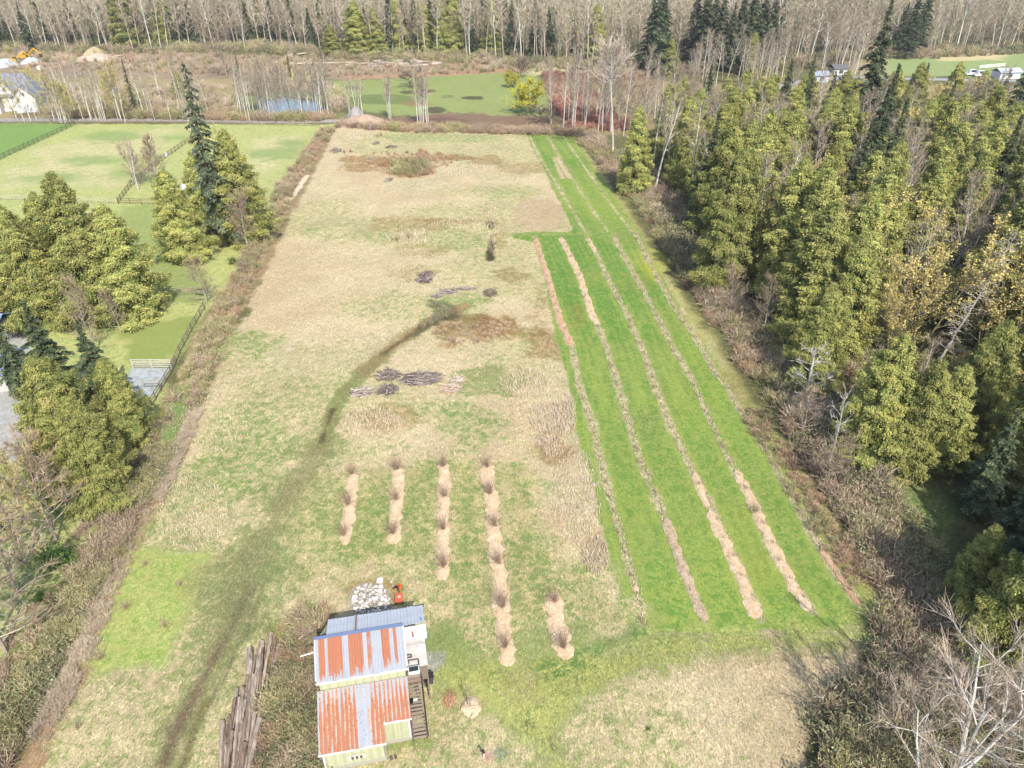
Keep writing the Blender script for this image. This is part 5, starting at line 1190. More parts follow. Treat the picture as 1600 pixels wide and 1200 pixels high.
EXTRA = [(355, 1140, 345, 1250), (367, 1100, 356, 1200), (399, 1030, 391, 1110), (416, 1020, 404, 1090), (386, 1100, 374, 1180), (396, 1110, 378, 1220), (378, 1140, 366, 1235), (398, 1150, 386, 1230), (421, 1060, 414, 1120), (389, 1060, 384, 1110), (357, 1170, 349, 1260), (405, 1090, 394, 1160)]
EL = ['thin pole on the lower left flank of the stack', 'thin pole left of the slim brown log', 'thin pole between the two thick upper logs', 'thin pole under the long dark log', 'thin pole in the upper middle of the stack', 'thin pole across the centre of the stack', 'thin pole low in the left middle', 'thin pole beside the lower right logs', 'thin pole at the upper right by the briars', 'thin pole close under the pale round end', 'thin pole at the bottom left of the stack', 'thin pole above the pale slanting log']
for i, (a, b, c, d) in enumerate(EXTRA):
    p0 = Vector(G(a, b) + (0,)); p1 = Vector(G(c, d) + (0,)); L = (p1 - p0).length; rr = random.uniform(.09, .14)
    o = link('log', logmesh(40 + i, L, rr), None, ((p0.x + p1.x) / 2, (p0.y + p1.y) / 2, random.uniform(.4, .62))); dv = p0 - p1
    o.rotation_euler = (random.gauss(0, .03), 0, math.atan2(dv.y, dv.x) + math.pi / 2 + random.gauss(0, .05)); tag(o, EL[i], 'log', 'logs of the stack left of the shed')
# ------------------------------------------------------------------ stone heap behind the shed
def stonemesh(seed):
    r = np.random.default_rng(seed); bm = __import__('bmesh').new(); __import__('bmesh').ops.create_icosphere(bm, subdivisions=1, radius=1)
    for v in bm.verts: v.co = v.co * r.uniform(.72, 1.15); v.co.z *= .7
    me = bpy.data.meshes.new('stone'); bm.to_mesh(me); bm.free()
    a = me.color_attributes.new("Col", 'FLOAT_COLOR', 'POINT'); c = [S(222, 216, 206), S(196, 186, 176), S(170, 160, 150), S(236, 232, 226)][seed % 4]
    a.data.foreach_set("color", np.tile(np.append(c, 1), len(me.vertices)).astype(np.float32)); me.materials.append(M_stone); return me
ST = [stonemesh(i) for i in range(8)]
rs = random.Random(3)
for i in range(290):
    a = rs.random() * 6.283; q = math.sqrt(rs.random()); px = 579 + math.cos(a) * q * 29; py = 938 + math.sin(a) * q * 26
    if rs.random() < .06: px += rs.uniform(10, 30); py -= rs.uniform(5, 20)
    x, y = G(px, py); o = link('stone', ST[rs.randrange(8)], None, (x, y, gheight(x, y) + .08 + .55 * (1 - q) * rs.random())); s_ = rs.uniform(.09, .22); o.scale = (s_ * rs.uniform(.8, 1.4), s_, s_); o.rotation_euler = (rs.random() * 6, rs.random() * 6, rs.random() * 6)
    tag(o, 'pale stone lying in the heap of stones behind the shed', 'stone', 'stones of the heap behind the shed')
m = MB(); x, y = G(594, 909); m.box((x, y, .14), (.55, .4, .26), None, S(240, 238, 232)); m.box((x + .03, y + .02, .31), (.4, .3, .1), Matrix.Rotation(.2, 4, 'Z'), S(236, 234, 228)); tag(m.obj('stone_slab', M_stone), 'square white slab at the top of the stone heap', 'stone slab')

# ------------------------------------------------------------------ the shed
SHED = empty('metal_shed', (-13.85, 30.95, 0), R(11.3))
tag(SHED, 'two-level shed with rusty corrugated roofs and pale green walls', 'shed')
def rusty(name, mode):
    m, n, l, b = newmat(name)
    tc = n.new("ShaderNodeTexCoord"); sx = n.new("ShaderNodeSeparateXYZ"); l.new(tc.outputs["Object"], sx.inputs[0])
    mp = n.new("ShaderNodeMapping"); mp.inputs["Scale"].default_value = (7.0, .6, 1); l.new(tc.outputs["Object"], mp.inputs[0])
    st = noisen(n, l, mp.outputs[0], 1.0, 5, .65); fine = noisen(n, l, tc.outputs["Object"], 6, 5, .7)
    GV = S(146, 154, 168); GV2 = S(186, 186, 188); RU = S(188, 122, 88); RU2 = S(158, 104, 80); YE = S(206, 172, 124)
    if mode == 'A':
        r = n.new("ShaderNodeValToRGB"); r.color_ramp.interpolation = 'CONSTANT'; e = r.color_ramp.elements
        stops = [(0, .1), (.035, .95), (.105, .12), (.135, .95), (.30, .1), (.365, 1), (.53, .15), (.575, .72), (.62, .25), (.74, .75), (.80, .85), (.835, .3), (.88, .85), (.915, .08)]
        while len(e) < len(stops): e.new(.5)
        for el, (p_, v_) in zip(e, stops): el.position = p_; el.color = (v_, v_, v_, 1)
        l.new(mathn(n, l, 'DIVIDE', sx.outputs[0], 6.35), r.inputs[0])
        low = mathn(n, l, 'MULTIPLY_ADD', sx.outputs[1], .55, True); low.node.inputs[2].default_value = .42     # worn lower edge
        k_ = mathn(n, l, 'MULTIPLY', r.outputs[0], low)
        k_ = mathn(n, l, 'ADD', k_, mathn(n, l, 'MULTIPLY_ADD', st, 1.5)); k_.node.inputs[1].links[0].from_node.inputs[2].default_value = -.75
        k_ = mathn(n, l, 'ADD', k_, mathn(n, l, 'MULTIPLY', fine, .7)); t = mathn(n, l, 'MULTIPLY_ADD', k_, 5.0, True); t.node.inputs[2].default_value = -3.85
    elif mode == 'B':
        rib = mathn(n, l, 'SINE', mathn(n, l, 'MULTIPLY', sx.outputs[0], 2 * math.pi / .30))
        r = n.new("ShaderNodeValToRGB"); e = r.color_ramp.elements
        stops = [(0, .5), (.03, .62), (.40, .62), (.43, .05), (.52, .05), (.56, .6), (.98, .62)]
        while len(e) < len(stops): e.new(.5)
        for el, (p_, v_) in zip(e, stops): el.position = p_; el.color = (v_, v_, v_, 1)
        l.new(mathn(n, l, 'DIVIDE', sx.outputs[0], 6.35), r.inputs[0])
        low = mathn(n, l, 'MULTIPLY_ADD', sx.outputs[1], -.42, True); low.node.inputs[2].default_value = .25
        k_ = mathn(n, l, 'MULTIPLY', r.outputs[0], mathn(n, l, 'ADD', low, .45))
        k_ = mathn(n, l, 'ADD', k_, mathn(n, l, 'MULTIPLY', rib, .26)); k_ = mathn(n, l, 'ADD', k_, mathn(n, l, 'MULTIPLY_ADD', st, 1.8)); k_.node.inputs[1].links[0].from_node.inputs[2].default_value = -.9
        k_ = mathn(n, l, 'ADD', k_, mathn(n, l, 'MULTIPLY', fine, .9)); t = mathn(n, l, 'MULTIPLY_ADD', k_, 3.2, True); t.node.inputs[2].default_value = -2.85
    else:
        t = mathn(n, l, 'MULTIPLY_ADD', st, 6.0, True); t.node.inputs[2].default_value = -4.6
        GV = S(190, 196, 204); GV2 = S(214, 218, 222); RU = S(160, 160, 168); YE = RU
    rc = mixc(n, l, fine, RU, RU2 if mode != 'C' else RU); gc = mixc(n, l, st, GV, GV2)
    ed = rampn(n, l, t, [(0, gc_ if False else GV), (.3, YE), (.55, RU), (1, RU2)]) if mode == 'B' else None
    c = mixc(n, l, t, gc, rc)
    if mode == 'B':
        eb = mathn(n, l, 'MULTIPLY', mathn(n, l, 'SUBTRACT', 1.0, mathn(n, l, 'ABSOLUTE', mathn(n, l, 'MULTIPLY_ADD', t, 2.0))), .6, True)
        eb.node.inputs[0].links[0].from_node.inputs[1].links[0].from_node.inputs[0].links[0].from_node.inputs[2].default_value = -1.0
        c = mixc(n, l, eb, c, YE)
        v = n.new("ShaderNodeTexVoronoi"); mp2 = n.new("ShaderNodeMapping"); mp2.inputs["Scale"].default_value = (6, 3.4, 1); l.new(tc.outputs["Object"], mp2.inputs[0]); l.new(mp2.outputs[0], v.inputs["Vector"]); v.inputs["Scale"].default_value = 1
        sp_ = mathn(n, l, 'LESS_THAN', v.outputs["Distance"], .16); c = mixc(n, l, mathn(n, l, 'MULTIPLY', sp_, .75), c, S(70, 56, 56))
    l.new(c, b.inputs["Base Color"]); b.inputs["Roughness"].default_value = .6
    return m
def corr(name, u0, u1, v0, v1, z0, z1, mat, pitch=.2, amp=.022, cut=None):
    """corrugated sheet; v0,z0 = lower edge, v1,z1 = upper edge (ribs run down the slope)"""
    n = int((u1 - u0) / pitch * 6); us = np.linspace(u0, u1, n + 1); rng_ = np.random.default_rng(int(abs(u0 * 100 + z0 * 10)) + 3)
    V = []; M_ = 6; r_ = rng_.normal(0, .012, (n + 1) // 12 + 2)
    for j in range(M_ + 1):
        t = j / M_
        for i, u in enumerate(us):
            V.append((u, v0 + (v1 - v0) * t - (abs(r_[i // 12]) * 4 if j == 0 else 0) * np.sign(v1 - v0), z0 + (z1 - z0) * t + amp * math.sin(2 * math.pi * u / pitch) + r_[i // 12] + .008 * math.sin(j * 2.1 + u)))
    F = np.array([(j * (n + 1) + i, j * (n + 1) + i + 1, (j + 1) * (n + 1) + i + 1, (j + 1) * (n + 1) + i) for j in range(M_) for i in range(n)])
    nV = len(V); V2 = [(a, b_, c - .03) for a, b_, c in V]
    F2 = F[:, ::-1] + nV; edge = []
    for i in range(n): edge.append((i + 1, i, nV + i, nV + i + 1)); k = M_ * (n + 1); edge.append((k + i, k + i + 1, nV + k + i + 1, nV + k + i))
    for j in range(M_): a = j * (n + 1); b_ = a + n + 1; edge.append((a, b_, nV + b_, nV + a)); a += n; b_ += n; edge.append((b_, a, nV + a, nV + b_))
    me = mk_mesh(name, V + V2, np.concatenate([F, F2, np.array(edge)]), mat, np.tile(S(200, 200, 200), (2 * nV, 1)), False)
    return me
MA, MBm, MC = rusty('rusty_sheet', 'A'), rusty('rusty_sheet_streaked', 'B'), rusty('galvanised_sheet', 'C')
def part(name, me, label=None, parent=SHED):
    o = link(name, me, parent)
    if label: o['label'] = label
    return o
ro_a = part('roof', corr('roof', 0, 6.35, -.08, 2.72, 5.15, 6.45, MA), 'upper roof with broad orange rust panels')
ro_b = part('roof', corr('roof', -.12, 4.42, -3.8, .02, 2.5, 4.05, MBm, .30), 'lower roof with streaky rust and dark spots')
ro_b2 = part('roof', corr('roof', 4.42, 6.32, -2.6, .02, 2.99, 4.05, MBm, .30), 'short right part of the lower roof')
ro_c = part('roof', corr('roof', .75, 8.0, 5.1, 2.74, 5.45, 6.32, MC, .25), 'pale blue galvanised rear roof')
ro_d = part('roof', corr('roof', 6.4, 8.05, 1.75, 2.72, 5.75, 6.1, MC, .25), 'small galvanised porch roof over the deck')
def wallm(name, label, pts, z0s, z1s):
    """corrugated upright walls along a list of (u,v) points"""
    V = []; F = []; col = []
    cA, cB = S(206, 208, 168), S(192, 200, 164)
    for (a, b_), (za, zb) in zip(zip(pts[:-1], pts[1:]), z1s):
        a = np.array(a); b_ = np.array(b_); L = np.linalg.norm(b_ - a); d = (b_ - a) / L; nn = np.array([d[1], -d[0]]); n = max(2, int(L / .075)); o = len(V)
        for i in range(n + 1):
            t = i / n; off = nn * (.025 if (i // 2) % 2 else 0); p = a + (b_ - a) * t + off; zt = za + (zb - za) * t
            c = cA * (1 + .06 * math.sin(i * 1.7)) if (i // 4) % 2 else cB
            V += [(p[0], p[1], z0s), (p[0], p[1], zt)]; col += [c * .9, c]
        F += [(o + 2 * i, o + 2 * i + 2, o + 2 * i + 3, o + 2 * i + 1) for i in range(n)]
    me = mk_mesh(name, V, np.array(F), M_paint, np.array(col)); return part(name, me, label)
wallm('wall', 'pale green walls of the upper block', [(.12, .1), (6.2, .1), (6.2, 5.0), (.9, 5.0), (.12, 2.7), (.12, .1)], 0, [(5.2, 5.2), (5.2, 5.45), (5.45, 5.45), (5.5, 6.3), (6.3, 5.2)])
wallm('wall', 'pale green walls of the lower block', [(.1, .08), (.1, -3.5), (4.2, -3.5), (4.2, -2.3), (6.1, -2.3), (6.1, .08)], .25, [(4.02, 2.6), (2.6, 2.6), (2.6, 3.1), (3.1, 3.1), (3.1, 4.02)])
m = MB(); m.box((2.15, -1.7, .12), (4.3, 3.75, .3), None, S(176, 172, 156)); m.box((5.25, -1.15, .115), (1.9, 2.5, .3), None, S(178, 174, 158)); m.obj('foundation', M_plain, SHED)
WH = S(236, 234, 228)
m = MB(); m.box((3.2, -.13, 5.06), (6.5, .06, .17), None, WH); m.obj('eave_trim', M_paint, SHED)
m = MB(); m.box((2.15, -3.84, 2.4), (4.62, .07, .15), None, WH); m.box((5.37, -2.65, 2.9), (1.96, .07, .14), None, WH); m.obj('gutter', M_paint, SHED)
m = MB(); m.box((.1, -3.56, 1.35), (.13, .1, 2.2), None, WH); m.box((6.1, -2.37, 1.65), (.12, .1, 2.6), None, WH); m.box((.02, -3.5, 2.5), (.06, .5, .1), None, WH); m.obj('corner_trim', M_paint, SHED)
m = MB(); m.box((3.15, 2.72, 6.47), (6.5, .26, .05), None, S(118, 134, 166)); m.obj('ridge_cap', M_paint, SHED)
m = MB(); m.box((4.4, 5.14, 5.38), (7.4, .07, .22), None, S(84, 84, 84)); m.obj('rear_fascia', M_paint, SHED)
m = MB(); m.box((-.04, 1.35, 5.78), (.08, 2.9, .1), Matrix.Rotation(math.atan2(1.3, 2.8), 4, 'X'), S(206, 214, 222)); m.box((6.39, 1.35, 5.78), (.08, 2.9, .1), Matrix.Rotation(math.atan2(1.3, 2.8), 4, 'X'), S(206, 214, 222)); m.obj('verge_trim', M_paint, SHED)
m = MB(); m.tube((2.9, 4.95, 5.62), (2.9, 2.9, 6.36), .05, .05, 6, S(170, 96, 70)); m.obj('rust_strip', M_paint, SHED)
m = MB(); m.box((2.3, -3.57, 1.05), (1.3, .06, .5), None, S(206, 208, 196)); [m.box((2.0 + .3 * i, -3.61, 1.05), (.16, .04, .3), None, S(92, 88, 84)) for i in range(3)]; m.obj('window', M_paint, SHED)
# deck, landing
m = MB()
for i in range(15): m.box((7.1, 1.15 + i * .22 + .4, 3.0 + (i % 3) * .004), (1.58, .2, .05), None, S(*random.choice([(226, 214, 206), (210, 200, 194), (230, 222, 216)])))
m.obj('deck', M_wood, SHED)
m = MB(); [m.tube((u, v, 0), (u, v, 2.98), .06, .06, 6, S(150, 134, 116)) for u in (7.8, 6.9) for v in (.6, 2.6, 4.6)]; m.box((7.1, 2.6, 2.88), (1.5, 4.4, .14), None, S(140, 124, 106)); m.obj('deck_post', M_wood, SHED)
m = MB()
for i in range(6): m.box((6.82, .28 + i * .2, 3.0), (1.05, .18, .05), None, S(*random.choice([(156, 134, 120), (140, 122, 110), (168, 148, 132)])))
m.box((6.82, .75, 2.9), (1.0, 1.2, .1), None, S(120, 104, 92)); m.obj('landing', M_wood, SHED)
m = MB(); m.box((6.82, 1.0, 3.26), (.84, .5, .34), None, S(232, 230, 226)); m.box((6.82, .98, 3.45), (.7, .38, .05), None, S(54, 66, 70)); m.obj('skylight', M_paint, SHED)
m = MB()
BK = S(70, 62, 58)
for a_, b_ in (((6.45, 1.75), (7.25, 1.75)), ((7.25, 1.75), (7.25, 1.3)),): 
    m.tube((a_[0], a_[1], 3.45), (b_[0], b_[1], 3.45), .03, .03, 6, BK); m.tube((b_[0], b_[1], 3.03), (b_[0], b_[1], 3.45), .03, .03, 6, BK)
for a_, b_ in (((6.4, 2.3), (6.75, 2.3)), ((6.75, 2.3), (6.75, 2.05)), ((6.75, 2.05), (6.4, 2.05))): m.tube((a_[0], a_[1], 3.4), (b_[0], b_[1], 3.4), .03, .03, 6, BK)
m.tube((6.5, 1.75, 3.03), (6.5, 1.75, 3.45), .03, .03, 6, BK); m.obj('railing', M_paint, SHED)
# stairs: a part with treads as its own pieces
st = MB(); z0, v0 = 3.0, .2; n_st = 16
st.hexa([(6.26, .15, 2.72), (6.34, .15, 2.72), (6.34, -2.6, 0), (6.26, -2.6, 0), (6.26, .15, 2.96), (6.34, .15, 2.96), (6.34, -2.6, .24), (6.26, -2.6, .24)], S(110, 94, 84))
st.hexa([(7.26, .15, 2.72), (7.34, .15, 2.72), (7.34, -2.6, 0), (7.26, -2.6, 0), (7.26, .15, 2.96), (7.34, .15, 2.96), (7.34, -2.6, .24), (7.26, -2.6, .24)], S(100, 86, 78))
stairs = st.obj('stairs', M_wood, SHED)
tm_ = MB().box((0, 0, 0), (.92, .125, .045), None, S(160, 142, 130)).mesh('tread', M_wood)
for i in range(n_st):
    o = link('tread', tm_, stairs, (6.8, .05 - i * .168, 2.82 - i * .172)); o.rotation_euler.z = random.gauss(0, .012)
rl = MB(); rl.tube((7.36, .2, 3.75), (7.36, -2.5, 1.0), .035, .035, 6, BK); [rl.tube((7.36, v, 2.8 + (v - .1) * 1.02), (7.36, v, 3.65 + (v - .1) * 1.02), .035, .035, 6, BK) for v in (.1, -.8, -1.7, -2.5)]
rl.obj('handrail', M_wood, SHED)
m = MB(); m.tube((.05, 2.0, 5.9), (-1.1, 1.85, 5.85), .045, .045, 6, WH); m.obj('drain_pipe', M_paint, SHED)
m = MB(); m.box((7.75, 3.2, 6.17), (.1, .3, .06), Matrix.Rotation(.3, 4, 'Z'), S(120, 140, 190)); m.tube((7.0, 2.3, 6.02), (7.05, 1.9, 5.9), .05, .08, 6, S(190, 110, 84)); m.obj('roof_vent', M_paint, SHED)
SHW = SHED.matrix_world if False else (Matrix.Translation(SHED.location) @ Euler((0, 0, R(11.3))).to_matrix().to_4x4())
def thing(name, label, cat, px, py, rz=0):
    x, y = G(px, py); o = empty(name, (x, y, gheight(x, y)), rz); return tag(o, label, cat)
p_ = SHW @ Vector((6.65, -.75, 2.2)); m = MB(); m.box((0, 0, .03), (.42, .16, .06), Matrix.Rotation(.25, 4, 'Z'), WH); o = m.obj('plastic_lid', M_paint, None, tuple(p_)); tag(o, 'small white plastic lid lying halfway up the stairs', 'lid')
p_ = SHW @ Vector((6.42, -.85, 2.12)); m = MB(); m.tube((0, 0, 0), (0, 0, .3), .13, .15, 10, S(40, 40, 44)); m.tube((0, 0, .3), (0, 0, .34), .16, .16, 10, S(30, 30, 32)); o = m.obj('plant_pot', M_paint, None, tuple(p_)); tag(o, 'black pot on the steps against the shed wall', 'pot')
# two dark containers by the stairs
for px, py, s_, lb in ((668, 1071, 1.0, 'left, lower one of the two dark bins beside the stairs'), (674, 1066, 1.15, 'right, taller one of the two dark bins beside the stairs')):
    t = thing('rubbish_bin', lb, 'bin', px, py, .2); m = MB(); c = S(88, 82, 84); m.hexa([(-.14, -.17, 0), (.14, -.17, 0), (.14, .17, 0), (-.14, .17, 0), (-.18 * s_, -.22 * s_, .8 * s_), (.18 * s_, -.22 * s_, .8 * s_), (.18 * s_, .22 * s_, .8 * s_), (-.18 * s_, .22 * s_, .8 * s_)], c); m.obj('body', M_paint, t)
    m = MB(); m.box((0, 0, .83 * s_), (.4 * s_, .48 * s_, .06), None, S(56, 52, 54)); m.obj('lid', M_paint, t)
# orange machine and red cart behind the shed
t = thing('garden_tiller', 'orange garden tiller with black handle beside the stone heap', 'tiller', 625, 922, .3)
OR = S(226, 120, 52); m = MB(); m.box((0, 0, .42), (.34, .5, .24), None, OR); m.box((0, .05, .58), (.24, .26, .14), None, S(214, 100, 44)); m.obj('engine', M_paint, t)
m = MB(); m.tube((-.24, .05, .2), (-.16, .05, .2), .2, .2, 12, S(44, 42, 40)); m.obj('wheel', M_paint, t); m = MB(); m.tube((.16, .05, .2), (.24, .05, .2), .2, .2, 12, S(44, 42, 40)); m.obj('wheel', M_paint, t)
m = MB(); [m.tube((a_, .2, .45), (a_ * 1.6 - .35, -.45, .95), .03, .03, 6, S(40, 38, 38)) for a_ in (-.12, .12)]; m.tube((-.6, -.5, .97), (-.1, -.5, .97), .035, .035, 6, S(30, 30, 30)); m.obj('handle', M_paint, t)
t = thing('garden_cart', 'red plastic cart below the orange tiller behind the shed', 'cart', 624, 940, .1)
RD = S(224, 104, 74); m = MB(); m.hexa([(-.22, -.34, .25), (.22, -.34, .25), (.22, .34, .25), (-.22, .34, .25), (-.33, -.48, .55), (.33, -.48, .55), (.33, .48, .55), (-.33, .48, .55)], RD); m.obj('tray', M_paint, t)
for a_ in (-.3, .3): m = MB(); m.tube((a_ - .04, -.2, .16), (a_ + .04, -.2, .16), .16, .16, 12, S(50, 48, 46)); m.obj('wheel', M_paint, t)
m = MB(); m.tube((0, .45, .45), (0, .85, .7), .025, .025, 6, S(60, 50, 50)); m.tube((-.15, .85, .7), (.15, .85, .7), .025, .025, 6, S(60, 50, 50)); m.obj('handle', M_paint, t)
m = MB(); m.box((.02, .05, .57), (.26, .2, .08), Matrix.Rotation(.3, 4, 'Z'), S(230, 200, 190)); x, y = G(624, 940); o = m.obj('paper_sack', M_paint, None, (x, y, gheight(x, y))); tag(o, 'small pale sack lying in the red cart', 'sack')
# water tap with black bucket at the bottom edge
t = thing('water_tap', 'white standpipe with black top near the bottom edge of the photo', 'tap', 756, 1184); m = MB(); m.tube((0, 0, 0), (0, 0, .75), .045, .045, 8, WH); m.obj('post', M_paint, t); m = MB(); m.tube((0, 0, .75), (-.06, .03, 1.05), .1, .07, 8, S(40, 40, 42)); m.tube((-.06, .03, .95), (-.25, .05, .85), .03, .03, 6, S(40, 40, 42)); m.obj('spout', M_paint, t)
m = MB(); x, y = G(598, 1000); x, y = G(488, 1200); 
x, y = G(612, 1186); m = MB(); m.box((0, 0, .1), (.2, .12, .2), Matrix.Rotation(.6, 4, 'Z'), S(110, 92, 84)); m.box((.28, .08, .1), (.16, .12, .18), Matrix.Rotation(.9, 4, 'Z'), S(98, 84, 78)); o = m.obj('brick_rubble', M_stone, None, (x, y, 0)); tag(o, 'two dark bits of rubble by the front corner of the shed', 'rubble')
# sapling with mulch ring and its stake
t = thing('sapling', 'thin young tree in the round mulch ring right of the stairs', 'tree', 736, 1106); K = bare(200, 2.6, clear=.35, spread=.45, nb=12, up=.8, sub=3, twigs=2, tr=.012, bark=((170, 160, 140),), twc=((150, 150, 110),), tw=.02, tl=.6); link('trunk', K[0], t); link('crown', K[1], t)
m = MB(); x, y = G(731, 1102); m.tube((0, 0, 0), (-.12, .1, 1.7), .03, .025, 6, S(70, 60, 56)); tag(m.obj('tree_stake', M_wood, None, (x, y, .1)), 'dark stake leaning beside the young tree in the mulch ring', 'stake')
m = MB(); x, y = G(702, 1098); K = pile(702, 1095, 8, 9, .3, 60, [S(186, 132, 100), S(206, 160, 126)], 'small heap of reddish sticks between the stairs and the young tree', .8, 1.3, 60, .03)
x, y = G(1013, 1140); o = link('weed_clump', GB, None, (x, y, gheight(x, y))); o.scale = (.16,) * 3; tag(o, 'tiny dark green weed clump alone on the straw near the bottom edge', 'weed')
x, y = G(1333, 1072); m = MB(); m.tube((0, 0, 0), (0, 0, .16), .1, .08, 8, WH); m.tube((0, 0, .16), (0, 0, .2), .05, .05, 8, WH); tag(m.obj('white_bucket', M_paint, None, (x, y, gheight(x, y) + .02)), 'tiny white bucket on the grass in the lower right, by the long tree shadows', 'bucket')

# ------------------------------------------------------------------ fences
def fence(px, label, h=1.25, rails=3, sp=2.4, col=S(120, 108, 96), r_=.055, rl=.05):
    P_ = GL(px); t = empty('paddock_fence', (P_[0][0], P_[0][1], 0)); tag(t, label, 'fence', 'wooden paddock fences'); pts = []
    for (a, b_) in zip(P_[:-1], P_[1:]):
        L = math.hypot(b_[0] - a[0], b_[1] - a[1]); n = max(1, round(L / sp)); pts += [(a[0] + (b_[0] - a[0]) * i / n, a[1] + (b_[1] - a[1]) * i / n) for i in range(n)]
    pts.append(P_[-1]); o0 = P_[0]
    pm = MB().tube((0, 0, -.3), (0, 0, h + .08), r_ * 1.5, r_ * 1.4, 6, col).mesh('post', M_wood)
    for x, y in pts[:99]: link('post', pm, t, (x - o0[0], y - o0[1], gheight(x, y)))
    m = MB()
    for (a, b_) in zip(pts[:-1], pts[1:]):
        for k in range(rails):
            z = h * (k + 1) / rails - .05; za, zb = gheight(*a), gheight(*b_); d = Vector((b_[0] - a[0], b_[1] - a[1], 0)); d.normalize(); q = Vector((-d.y, d.x, 0)) * .02
            A = Vector((a[0] - o0[0], a[1] - o0[1], za + z)); B = Vector((b_[0] - o0[0], b_[1] - o0[1], zb + z)); u = Vector((0, 0, rl))
            m.hexa([A - q - u, B - q - u, B + q - u, A + q - u, A - q + u, B - q + u, B + q + u, A + q + u], col * random.uniform(.85, 1.15))
    m.obj('rails', M_wood, t); return t
FC = S(132, 118, 106)
fence([(118, 196), (60, 222), (0, 250), (-60, 282)], 'dark fence between the bright green paddock and the next at far left', col=S(96, 84, 76))
fence([(308, 212), (258, 248), (205, 292), (185, 318)], 'fence with thin saplings running down beside the middle paddock', col=S(110, 96, 86))
fence([(185, 318), (258, 320)], 'short cross fence left of the cedars by the spruce', col=S(128, 104, 88))
fence([(-60, 194), (120, 194), (300, 194), (430, 196), (500, 197)], 'long fence along the near side of the far left road', col=S(140, 128, 120))
fence([(185, 318), (100, 316), (0, 312), (-60, 310)], 'pale fence behind the tall cedars at left', col=S(190, 184, 160))
fence([(320, 484), (300, 518), (282, 552), (268, 585), (252, 612), (236, 640)], 'fence along the brushy strip beside the small paddock and gravel pen', 1.3, 3, 2.4, S(126, 112, 102))
fence([(208, 575), (268, 575)], 'whitish rail fence at the upper side of the gravel pen', 1.35, 4, 2.2, S(206, 200, 186), rl=.07)
fence([(225, 606), (252, 606)], 'short rail fence at the lower side of the gravel pen', 1.2, 3, 2, S(176, 168, 154))
fence([(258, 462), (300, 461), (326, 463)], 'cross fence between the cedar shade and the leafless tree', col=S(158, 148, 130))
fence([(500, 204), (470, 262), (432, 325)], 'low pale fence hidden in the brush of the far left meadow edge', 1.0, 2, 3, S(206, 186, 160))
fence([(545, 200), (600, 203), (650, 206)], 'wire and post fence at the far end of the meadow', 1.1, 2, 2.5, S(140, 116, 96), .05, .015)
fence([(1530, 108), (1570, 104)], 'white rail fence in the field at the far right', 1.4, 3, 4, S(236, 236, 230), .1, .12)

# ------------------------------------------------------------------ buildings and machines in the distance
def gable(m, u0, u1, v0, v1, zb, zr, axis, colr, over=.5):
    if axis == 'u':
        vm = (v0 + v1) / 2
        for s0, s1 in ((v0 - over, vm), (v1 + over, vm)): m.hexa([(u0 - over, s0, zb - .15), (u1 + over, s0, zb - .15), (u1 + over, s1, zr - .15), (u0 - over, s1, zr - .15), (u0 - over, s0, zb), (u1 + over, s0, zb), (u1 + over, s1, zr), (u0 - over, s1, zr)], colr)
    else:
        um = (u0 + u1) / 2
        for s0, s1 in ((u0 - over, um), (u1 + over, um)): m.hexa([(s0, v0 - over, zb - .15), (s0, v1 + over, zb - .15), (s1, v1 + over, zr - .15), (s1, v0 - over, zr - .15), (s0, v0 - over, zb), (s0, v1 + over, zb), (s1, v1 + over, zr), (s1, v0 - over, zr)], colr)
x, y = G(20, 176); H_ = empty('white_house', (x, y, 0), R(14)); tag(H_, 'white house with steep grey roofs and gables at the far left edge', 'house')
RG = S(128, 136, 152)
m = MB(); m.box((-4, 8, 2.4), (24, 11, 4.8), None, WH); m.box((5, 1.2, 2.2), (6.5, 5, 4.4), None, WH); m.box((-6, 1.5, 2.2), (6, 4, 4.4), None, WH)
for u0, u1, v, zb, zr in ((1.75, 8.25, -1.32, 4.4, 8.0), (-9, -3, -.52, 4.4, 7.4), (-3.5, 1.5, 2.45, 4.8, 9)): m.add([(u0, v, zb), (u1, v, zb), ((u0 + u1) / 2, v, zr), (u0, v + .1, zb), (u1, v + .1, zb), ((u0 + u1) / 2, v + .1, zr)], [(0, 1, 2), (5, 4, 3), (0, 3, 4, 1), (1, 4, 5, 2), (2, 5, 3, 0)], WH)
m.obj('wall', M_paint, H_)
m = MB(); m.hexa([(-17, 1.8, 4.6), (9, 1.8, 4.6), (9, 14.2, 4.6), (-17, 14.2, 4.6), (-12, 7.9, 10.6), (4, 7.9, 10.6), (4, 8.1, 10.6), (-12, 8.1, 10.6)], RG); m.obj('roof', M_plain, H_)
m = MB(); gable(m, 1.75, 8.25, -1.3, 6, 4.4, 8.1, 'v', RG); m.obj('roof', M_plain, H_); m = MB(); gable(m, -9, -3, -.5, 6, 4.4, 7.5, 'v', RG); m.obj('roof', M_plain, H_); m = MB(); gable(m, -3.5, 1.5, 2.5, 8, 4.8, 9.1, 'v', RG, .4); m.obj('roof', M_plain, H_)
for u, v, z in ((5, -1.35, 5.6), (-6, -.55, 5.4), (-1, 2.4, 6.6)): m = MB(); m.box((u, v, z), (1.0, .1, 1.0), None, S(70, 74, 84)); m.obj('window', M_paint, H_)
m = MB(); m.box((5, -1.36, 1.2), (4.6, .1, 2.2), None, S(222, 222, 222)); m.obj('garage_door', M_paint, H_)
